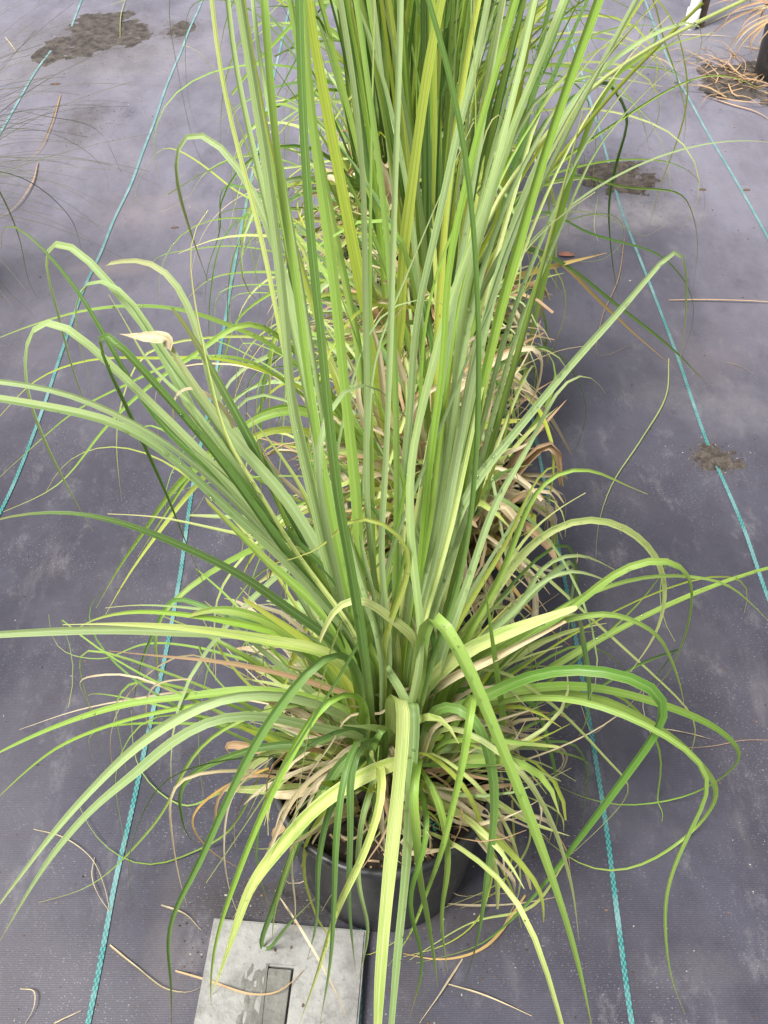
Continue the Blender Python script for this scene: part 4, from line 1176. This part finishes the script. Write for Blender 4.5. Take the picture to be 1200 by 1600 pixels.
def heroes_3(pl, rnd):
    H = lambda pts, w_, m, end=None, **kw: pl.hero(pts, w_ * 0.72 / 1000.0, LM[m], end, rnd=rnd, roll=kw.pop('roll', rnd.gauss(0, .15)), twist=kw.pop('twist', rnd.gauss(0, .3)), **kw)
    Yb = lambda d: ('Y', pl.y + d)
    H([(740, 450), (830, 290), (900, 170), (940, 120), (970, 163), (982, 176), (965, 240), (950, 310), (955, 400), (970, 490)], 15, 'g', ('z', .02))
    H([(740, 420), (835, 330), (920, 365), (1025, 395), (1050, 415), (1080, 460), (1083, 500), (1065, 560)], 7, 'g', ('z', .01))
    H([(740, 430), (790, 385), (865, 405), (960, 475), (1050, 545), (1112, 608)], 13, 'g', ('z', .01))
    H([(740, 440), (800, 385), (860, 402), (940, 475), (1000, 530), (1057, 578)], 13, 'o', ('z', .004))
    H([(730, 470), (775, 445), (850, 420), (948, 395)], 20, 'o', Yb(.06))
    H([(750, 400), (830, 290), (900, 262), (970, 250), (1050, 255), (1090, 280), (1102, 310), (1095, 355)], 7, 'f', ('z', .1))
    H([(750, 400), (830, 300), (900, 275), (970, 292), (1065, 303), (1080, 330), (1090, 380), (1083, 450)], 7, 'f', ('z', .02))
    H([(740, 400), (800, 330), (880, 250), (980, 180), (1035, 145), (1090, 120), (1140, 118), (1210, 150)], 8, 'f', Yb(.0))
    H([(740, 420), (820, 350), (900, 330), (960, 345), (1010, 370), (1040, 350)], 5, 'y', ('z', .05))
    H([(560, 430), (470, 350), (370, 300), (320, 260), (280, 235), (260, 228), (235, 250), (213, 290), (212, 315), (230, 332), (262, 330), (300, 302)], 6, 'l', ('z', .05))
    H([(560, 440), (450, 340), (400, 300), (350, 290), (345, 360), (325, 420), (320, 480)], 8, 'g', ('z', .02))
    H([(560, 450), (470, 380), (400, 330), (350, 370), (330, 450), (325, 550)], 8, 'g', ('z', .02))
    H([(560, 450), (450, 400), (370, 385), (300, 390), (240, 405), (225, 450)], 5, 'f', ('z', .05))
    H([(560, 460), (460, 430), (400, 425), (330, 435), (280, 480)], 8, 'f', ('z', .1))
    H([(560, 460), (470, 440), (420, 460), (370, 500), (350, 560), (310, 640)], 7, 'f', ('z', .02))
    H([(600, 460), (660, 380), (560, 365), (500, 345), (450, 350), (400, 380)], 8, 'l', Yb(-.1))


def heroes_4(pl, rnd):
    H = lambda pts, w_, m, end=None, **kw: pl.hero(pts, w_ * 0.72 / 1000.0, LM[m], end, rnd=rnd, roll=kw.pop('roll', rnd.gauss(0, .15)), twist=kw.pop('twist', rnd.gauss(0, .3)), **kw)
    Yb = lambda d: ('Y', pl.y + d)
    H([(640, 260), (800, 80), (900, -40), (990, -30), (1050, 30), (1070, 100), (1075, 150), (1060, 215), (1035, 280), (1012, 360)], 12, 'l', ('z', .02))
    H([(640, 260), (780, 90), (920, -50), (1010, -20), (1035, 60), (1060, 130), (1072, 190), (1060, 260)], 11, 'l', ('z', .1))
    H([(640, 260), (760, 140), (860, 30), (905, 15), (960, 30), (990, 50)], 7, 'g', Yb(.1))
    H([(560, 250), (470, 260), (400, 260), (380, 210), (350, 140), (310, 78), (285, 70)], 6, 'y', Yb(.0))
    H([(560, 230), (470, 100), (400, 20), (350, 0), (300, 5), (290, 80), (300, 180), (330, 240)], 5, 'g', ('z', .02))
    H([(560, 230), (450, 60), (370, -30), (290, -60), (265, 0), (280, 120), (305, 230), (320, 260)], 5, 'g', ('z', .02))
    H([(560, 260), (480, 180), (430, 160), (390, 250), (380, 350)], 10, 'f', ('z', .05))


PLANTS = [
    make_plant(0.0, 0.445, "nearest potted grass, its green and straw leaves sprawling over a black pot", 101, heroes_1,
               n_paper=60, paper=0.7, n_crown=230, n_tail=(16, 9), n_up=3, n_arch=22, n_low=130, n_dry=210, n_thatch=300, up_az=(0.0, 1.0), lean=0.2, across=5, vis=vis_near),
    make_plant(0.075, 0.83, "second potted grass from the front, tan thatch of dead leaves and bright lime blades", 202, heroes_2,
               n_paper=230, n_tail=(18, 6), n_up=8, n_arch=32, n_low=34, n_dry=250, n_thatch=340, lean=0.22, vis=vis_second),
    make_plant(0.085, 1.2, "third potted grass from the front, amber and green leaves trailing to the right", 303, heroes_3,
               n_paper=60, n_tail=(16, 10), n_up=66, n_arch=38, n_low=30, n_dry=150, n_thatch=200, lean=0.34, vis=vis_open, wscale=0.95, pal_up='gfbflg'),
    make_plant(0.02, 1.58, "fourth potted grass from the front, brown thatch showing left of its black pot", 404, heroes_4,
               n_paper=40, n_tail=(6, 8), n_up=125, n_arch=46, n_low=20, n_dry=100, n_thatch=120, lean=0.32, vis=vis_open, wscale=1.0, pal_up='gffbglf'),
    make_plant(0.09, 1.97, "fifth potted grass from the front, a dark green sheaf at the top edge", 505, None,
               n_up=140, n_arch=50, n_low=10, n_dry=60, n_thatch=60, lean=0.34, wscale=1.1, pal_up='ggfbgf', across=3),
]

WATERM = bpy.data.materials.new("water_bead")
WATERM.use_nodes = True
wp = WATERM.node_tree.nodes["Principled BSDF"]
wp.inputs['Base Color'].default_value = (1, 1, 1, 1)
wp.inputs['Roughness'].default_value = 0.02
wp.inputs['IOR'].default_value = 1.33
wp.inputs['Transmission Weight'].default_value = 1.0


def beads(pl, root, n_leaves, seed):
    rnd = random.Random(seed)
    ox, oy, _ = root.location
    V, F = [], []
    cand = [b for b in pl.blades if b[0] == 'leaf_blade' and b[5] > 0.003]
    wet = [b for b in cand if max(p[0] for p in b[2]) > 0.22 and max(p[2] for p in b[2]) > 0.55][:8] * 3
    for b in rnd.sample(cand, min(n_leaves, len(cand))) + wet:
        ac = next(i for i in range(1, 9) if b[4][i][0] == 0)
        rows = len(b[2]) // ac
        a0 = rnd.uniform(0.2, 0.7)
        for _ in range(rnd.randint(5, 26)):
            r = int(min(rows - 2, max(1, rnd.gauss(a0, 0.14) * rows)))
            c = rnd.randint(0, ac - 2)
            p00, p01, p10 = (np.array(b[2][r * ac + c]), np.array(b[2][r * ac + c + 1]), np.array(b[2][(r + 1) * ac + c]))
            s_, t_ = rnd.random(), rnd.random()
            p = p00 + (p01 - p00) * s_ + (p10 - p00) * t_
            nn = np.cross(p01 - p00, p10 - p00)
            ln = np.linalg.norm(nn)
            if ln < 1e-9: continue
            nn /= ln
            if nn[2] * 0.7 - nn[1] * 0.7 < 0: nn = -nn
            tt = (p01 - p00) / (np.linalg.norm(p01 - p00) + 1e-9)
            bb = np.cross(nn, tt)
            R0 = rnd.choice((0.0005, 0.0008, 0.0011, 0.0016))
            base = len(V)
            for (rr, h) in ((1.0, 0.0), (0.8, 0.45), (0.42, 0.72)):
                for k in range(7):
                    a = k / 7 * 6.283
                    V.append(p + tt * math.cos(a) * rr * R0 + bb * math.sin(a) * rr * R0 * 1.2 + nn * (h * R0 * 0.9 + 0.0001) - np.array((ox, oy, 0)))
            V.append(p + nn * R0 * 0.75 - np.array((ox, oy, 0)))
            for i in range(2):
                for k in range(7):
                    k2 = (k + 1) % 7
                    F.append((base + i * 7 + k, base + i * 7 + k2, base + i * 7 + 7 + k2, base + i * 7 + 7 + k))
            for k in range(7): F.append((base + 14 + k, base + 14 + (k + 1) % 7, base + 21))
    mesh_obj("water_beads", V, F, WATERM, root)["kind"] = "stuff"


for i, (n, sd_) in enumerate(((46, 5), (30, 6), (20, 7))): beads(*PLANTS[i], n, sd_)

for (pl_, rt_) in PLANTS[:2]:
    V, F, MI = [], [], []
    for _ in range(420):
        a, rr = R.uniform(0, 6.283), 0.112 * math.sqrt(R.random())
        x, y = rr * math.cos(a), rr * math.sin(a)
        z = 0.2125 - 0.012 * (rr / 0.1145) ** 2 + R.uniform(0.001, 0.005)
        L, ww, t = R.uniform(0.002, 0.012), R.uniform(0.0004, 0.0014), R.uniform(0, 3.14)
        cx_, sx_ = math.cos(t), math.sin(t)
        b = len(V)
        dz = R.uniform(-0.002, 0.002)
        for (u, v, h) in ((-L, -ww, 0), (L, -ww, dz), (L, ww, dz), (-L, ww, 0), (0, 0, abs(dz) + ww)):
            V.append((x + u * cx_ * .5 - v * sx_, y + u * sx_ * .5 + v * cx_, z + h))
        F += [(b, b + 1, b + 4), (b + 1, b + 2, b + 4), (b + 2, b + 3, b + 4), (b + 3, b, b + 4)]
        MI += [R.choice((0, 0, 0, 1, 1))] * 4
    mesh_obj("soil_litter", V, F, None, rt_, mats=[BARKM, LM['t'], PEBM], mi=MI, smooth=False)["kind"] = "stuff"

# tiny blue-green seedlings sprouting on the first pot's soil
V, F = [], []
cs = atZ(678, 1292, 0.212)
for _ in range(46):
    x, y = cs.x + R.gauss(0, 0.009) - PLANTS[0][1].location.x, cs.y + R.gauss(0, 0.006) - PLANTS[0][1].location.y
    if R.random() < .2: x -= 0.06 * R.random()
    b = len(V)
    z = 0.213 + R.uniform(0, .002)
    V.append((x, y, z))
    for k in range(6):
        a = k / 6 * 6.283
        V.append((x + 0.0013 * math.cos(a), y + 0.001 * math.sin(a), z + 0.0005 * math.cos(a)))
    F += [(b, b + 1 + k, b + 1 + (k + 1) % 6) for k in range(6)]
mesh_obj("seedlings", V, F, mat_simple("seedling_green", (0.02, 0.16, 0.09), (0.04, 0.24, 0.14), 200), PLANTS[0][1])["kind"] = "stuff"

# ------------------------------------------------------------------ neighbouring plants and fittings at the edges
def wiry():
    x, y = g2(-150, 470)
    root = empty("potted_wiry_plant", (x, y, 0))
    tag(root, "neighbouring wiry grass whose hair-thin dark leaves reach in at the left edge", "wiry grass")
    pot_mesh(root, x, y, 0.1, 0.2)
    soil_mesh(root, x, y, 0.09, 0.17, 31)
    pl = Plant(x, y, 0.17, 0.1, 0.2)
    rnd = random.Random(9)
    for _ in range(190):
        az = rnd.gauss(1.4, 0.7) if rnd.random() < .75 else rnd.uniform(0, 6.28)
        pl.grow(rnd, az, rnd.uniform(0.3, 1.0), rnd.uniform(0.3, 0.62), rnd.uniform(0.4, 1.5), 1.3, rnd.uniform(0.0013, 0.0026), WIRY, n=12, across=3, az2=rnd.gauss(0, .3), fold=.6, tip='point')
    for pts, w_ in (([(-60, 210), (0, 300), (30, 370), (45, 440), (58, 465)], 3.4), ([(-60, 300), (0, 440), (50, 490)], 2.4), ([(-60, 190), (0, 200), (70, 205), (140, 240), (168, 275), (169, 300)], 2.2),
                    ([(-60, 170), (30, 195), (130, 210)], 2.0), ([(-40, 260), (40, 280), (110, 340), (130, 400)], 2.0), ([(-50, 150), (60, 180), (150, 200), (190, 270)], 1.6)):
        pl.hero(pts, w_ / 1000, WIRY, ('z', .01), Y0=y, root=False, rnd=rnd)
    finish_plant(pl, root)


wiry()


def right_pot():
    x0, y0 = g2(1180, 128)
    x, y = x0 + 0.115, y0 + 0.03
    root = empty("potted_clump", (x, y, 0))
    tag(root, "black pot cut off by the right edge near the top", "plant pot")
    pot_mesh(root, x, y, 0.125, 0.24)
    soil_mesh(root, x, y, 0.1145, 0.2, 77)
    pl = Plant(x, y, 0.2)
    rnd = random.Random(77)
    for _ in range(40):
        pl.grow(rnd, rnd.uniform(0, 6.28), rnd.uniform(0.1, 0.9), rnd.uniform(0.3, 0.6), rnd.uniform(0.3, 1.6), 1.4, rnd.uniform(0.004, 0.009), LM[rnd.choice('gfs')], n=12, across=3)
    for _ in range(26):
        pl.grow(rnd, rnd.uniform(3.4, 5.6), rnd.uniform(1.2, 2.1), rnd.uniform(0.08, 0.24), rnd.uniform(0.4, 1.2), 1.0, rnd.uniform(0.003, 0.009), LM[rnd.choice('ttts')], name='dry_leaf', n=12, across=3, r0=.09, curl=rnd.uniform(0, 1))
    finish_plant(pl, root)


right_pot()

# white riser pipe and the dark peg beside it
def tube(name, x, y, r, z0, z1, mat, parent=None, seg=20, lean=(0, 0), wall=0.003):
    V, F = [], []
    prof = [(r, z0), (r, z1), (r - wall, z1), (r - wall, z0)]
    for (a, z) in prof:
        f = (z - z0) / (z1 - z0)
        for k in range(seg):
            t = k / seg * 6.28318
            V.append((x + a * math.cos(t) + lean[0] * f, y + a * math.sin(t) + lean[1] * f, z))
    for i in range(3):
        for k in range(seg):
            k2 = (k + 1) % seg
            F.append((i * seg + k, i * seg + k2, (i + 1) * seg + k2, (i + 1) * seg + k))
    return mesh_obj(name, V, F, mat, parent)


px_, py_ = g2(1078, 44)
rt = empty("riser_pipe", (px_, py_, 0))
tag(rt, "white plastic riser pipe standing on the fabric at the top right", "pipe")
tube("pipe_tube", 0, 0, 0.017, -0.01, 0.42, PVCM, rt, lean=(0.012, 0.02))
tube("pipe_collar", 0, 0, 0.0215, 0.012, 0.06, PVCM, rt, wall=0.005)
rp = empty("wooden_peg", (px_ + 0.036, py_ + 0.015, 0))
tag(rp, "dark wooden peg driven in beside the white pipe", "peg")
bm = bmesh.new()
bmesh.ops.create_cube(bm, size=1.0)
for v in bm.verts:
    v.co = Vector((v.co.x * 0.024, v.co.y * 0.02, 0.17 + v.co.z * 0.36))
    if v.co.z < 0.1: v.co.x *= 0.8
bmesh.ops.subdivide_edges(bm, edges=bm.edges[:], cuts=4, use_grid_fill=True)
for v in bm.verts: v.co += Vector((noise.noise(v.co * 40), noise.noise(v.co * 40 + Vector((5, 0, 0))), 0)) * 0.002
me = bpy.data.meshes.new("peg"); bm.to_mesh(me); bm.free(); me.materials.append(WOODM)
link(bpy.data.objects.new("peg_shaft", me), rp)


# ------------------------------------------------------------------ loose dead leaves lying on the fabric
def loose(pts, w_, m, label, seed, lift=0.004, tip='taper', cat="dead leaf"):
    rnd = random.Random(seed)
    P = []
    for i, p in enumerate(pts):
        g = g2(*p)
        P.append(np.array((g[0], g[1], ground_h(*g) + 0.002 + lift * math.sin(math.pi * i / (len(pts) - 1)))))
    C, L = catmull(P, max(10, 4 * len(pts)))
    c0 = C[0].copy()
    V, F, UV = blade_geo(C, w_ * 0.66 / 1000, rnd, tip=tip, twist=rnd.gauss(0, 0.5), fold=0.35, ref=(0, 0, 1), across=4)
    V = [(p[0] - c0[0], p[1] - c0[1], max(p[2], ground_h(p[0], p[1]) + 0.0008)) for p in V]
    o = mesh_obj("fallen_leaf", V, F, LM[m], None, UV)
    o.location = (c0[0], c0[1], 0)
    tag(o, label, cat, "dead leaves lying loose on the fabric")


loose([(172, 1478), (215, 1515), (260, 1548), (300, 1552), (328, 1535)], 5, 's', "curved cream dead leaf lying left of the concrete block", 1)
loose([(275, 1518), (330, 1540), (400, 1565), (440, 1560), (480, 1520), (500, 1490)], 4, 't', "long brown dead leaf draped across the concrete block", 2, lift=0.03)
loose([(252, 1416), (290, 1432), (315, 1455)], 5, 's', "short cream dead leaf at the far left corner of the concrete block", 3)
loose([(52, 1296), (100, 1310), (145, 1345), (165, 1390), (172, 1425)], 2.2, 's', "thin pale thread-like dead leaf ending at the near left teal stripe", 4)
loose([(148, 1340), (145, 1370), (155, 1400), (172, 1425)], 1.8, 's', "short brown thread leaf forking from the pale one by the stripe", 5)
loose([(32, 1545), (55, 1550), (55, 1575), (40, 1600)], 2.5, 's', "small hooked dead leaf in the bottom left corner", 6)
loose([(85, 1600), (128, 1580)], 3, 's', "straight pale sliver beside the stripe at the bottom left", 7)
loose([(1134, 565), (1160, 575), (1181, 588)], 3.4, 's', "short straw sliver lying above the gritty dirt heap", 8)
loose([(1095, 152), (1140, 168), (1180, 180), (1215, 200)], 8, 't', "brown dead blade lying below the spilled soil at the right", 9)
loose([(1045, 470), (1100, 470), (1200, 473), (1260, 478)], 4.5, 't', "long straight brown stem entering from the right edge", 10)
loose([(1062, 1172), (1110, 1170), (1160, 1160), (1210, 1158)], 1.6, 't', "thin reddish thread leaf lying by the right edge below the arching leaves", 11)
loose([(905, 1100), (925, 1150), (950, 1130)], 1.8, 's', "thin dead tail lying on the stripe right of the nearest pot", 12)
loose([(1040, 1142), (1080, 1152), (1114, 1158)], 4, 's', "tan leaf tip lying under the arching leaves at the right", 13)
loose([(1045, 560), (1040, 620), (1000, 690), (955, 760), (935, 820), (930, 880)], 4, 'y', "long pale yellow withered blade crossing the fabric right of the second pot", 14)
loose([(975, 375), (965, 440), (940, 500), (935, 560), (985, 540)], 2.6, 't', "kinked brown tendril lying between the back stripes at the right", 15)
loose([(695, 1415), (740, 1420), (800, 1418), (870, 1405)], 5, 's', "cream dead leaf lying right of the foot of the nearest pot", 16)
loose([(700, 1540), (760, 1560), (830, 1590)], 3, 's', "pale dead sliver below the nearest pot towards the bottom edge", 17)
loose([(722, 1500), (690, 1550), (655, 1600)], 4, 's', "straw blade pointing to the bottom edge in front of the pot", 18)
loose([(860, 1290), (885, 1340), (890, 1370)], 3, 't', "short brown tail lying against the right stripe", 19)
loose([(60, 255), (50, 290), (20, 330), (-20, 350)], 6, 't', "broken tan stalk lying among the wiry leaves at the left", 20)
loose([(95, 150), (80, 200), (60, 240), (30, 262)], 7, 't', "tan twig in the seam below the large dark stain", 21)
loose([(8, 60), (22, 78), (30, 90)], 6, 's', "pale bent stub in the far left corner", 22)
loose([(1100, 40), (1150, 20), (1210, 5)], 7, 's', "straw blade right of the white pipe", 23)
loose([(1066, 55), (1110, 58), (1145, 59)], 5, 's', "straw blade lying at the foot of the white pipe", 24)
loose([(188, 60), (190, 25), (200, -10)], 5, 'y', "yellow curled blade lying in the dark silt stain", 25)

# matted dead leaves at the foot of the far right pot, too tangled to count
V, F, UV = [], [], []
cx, cy = g2(1165, 118)
rq = random.Random(4)
for _ in range(80):
    x, y, a = cx + rq.gauss(0, .1), cy + rq.gauss(0, .09), rq.uniform(0, 6.28)
    L = rq.uniform(.05, .2)
    P = [np.array((x + math.cos(a + .5 * t) * L * t, y + math.sin(a + .5 * t) * L * t, 0.004 + rq.uniform(0, .022))) for t in (0, .35, .7, 1)]
    C, _l = catmull(P, 8)
    v, f, u = blade_geo(C, rq.uniform(.002, .006), rq, tip='taper', ref=(0, 0, 1), across=3)
    F += [tuple(i + len(V) for i in q) for q in f]
    V += [(p[0] - cx, p[1] - cy, max(p[2], ground_h(p[0], p[1]) + .001)) for p in v]
    UV += u
o = mesh_obj("straw_litter", V, F, LM['t'], None, UV)
o.location = (cx, cy, 0)
tag(o, "tangled brown dead leaves matted at the foot of the far right pot", "straw litter", kind="stuff")

# small oval reddish leaf
c = g2(885, 402)
V = [(0, 0, 0.006)]
for k in range(14):
    t = k / 14 * 6.283
    V.append((0.019 * math.cos(t), 0.0075 * math.sin(t) * (1.15 - 0.2 * math.cos(t)), 0.003 + 0.004 * abs(math.sin(t))))
o = mesh_obj("fallen_oval_leaf", V, [(0, 1 + k, 1 + (k + 1) % 14) for k in range(14)], REDM)
md = o.modifiers.new("thick", 'SOLIDIFY'); md.thickness = 0.0006
o.location = (c[0], c[1], ground_h(*c)); o.rotation_euler = (0, 0, -0.1)
tag(o, "small reddish oval leaf lying right of the back plants", "fallen leaf")


def chip(px, py, L, W, rot, label):
    c = g2(px, py)
    bm = bmesh.new()
    bmesh.ops.create_icosphere(bm, subdivisions=2, radius=1.0)
    for v in bm.verts:
        d = 1 + 0.35 * noise.noise(v.co * 1.7 + Vector((px, 0, 0)))
        v.co = Vector((v.co.x * L * d, v.co.y * W * d, max(v.co.z, -0.3) * W * 0.7 * d))
    me = bpy.data.meshes.new("bark_chip"); bm.to_mesh(me); bm.free(); me.materials.append(BARKM)
    o = link(bpy.data.objects.new("bark_chip", me))
    o.location = (c[0], c[1], ground_h(*c) + W * 0.2); o.rotation_euler = (0, 0, rot)
    tag(o, label, "bark chip", "bark chips on the fabric")


chip(273, 356, 0.010, 0.003, 0.1, "dark bark chip on the fabric right of the upper left stripe")
chip(1097, 298, 0.010, 0.004, 0.0, "brown bark chip between the two right-hand stripes")
chip(1166, 298, 0.010, 0.004, 0.2, "small brown chip lying on the far right stripe")
chip(104, 492, 0.006, 0.0025, 0.2, "tiny brown chip beside the left stripe under the arching leaf tips")
chip(87, 133, 0.016, 0.004, 0.1, "dark chip at the lower tip of the large silt stain")
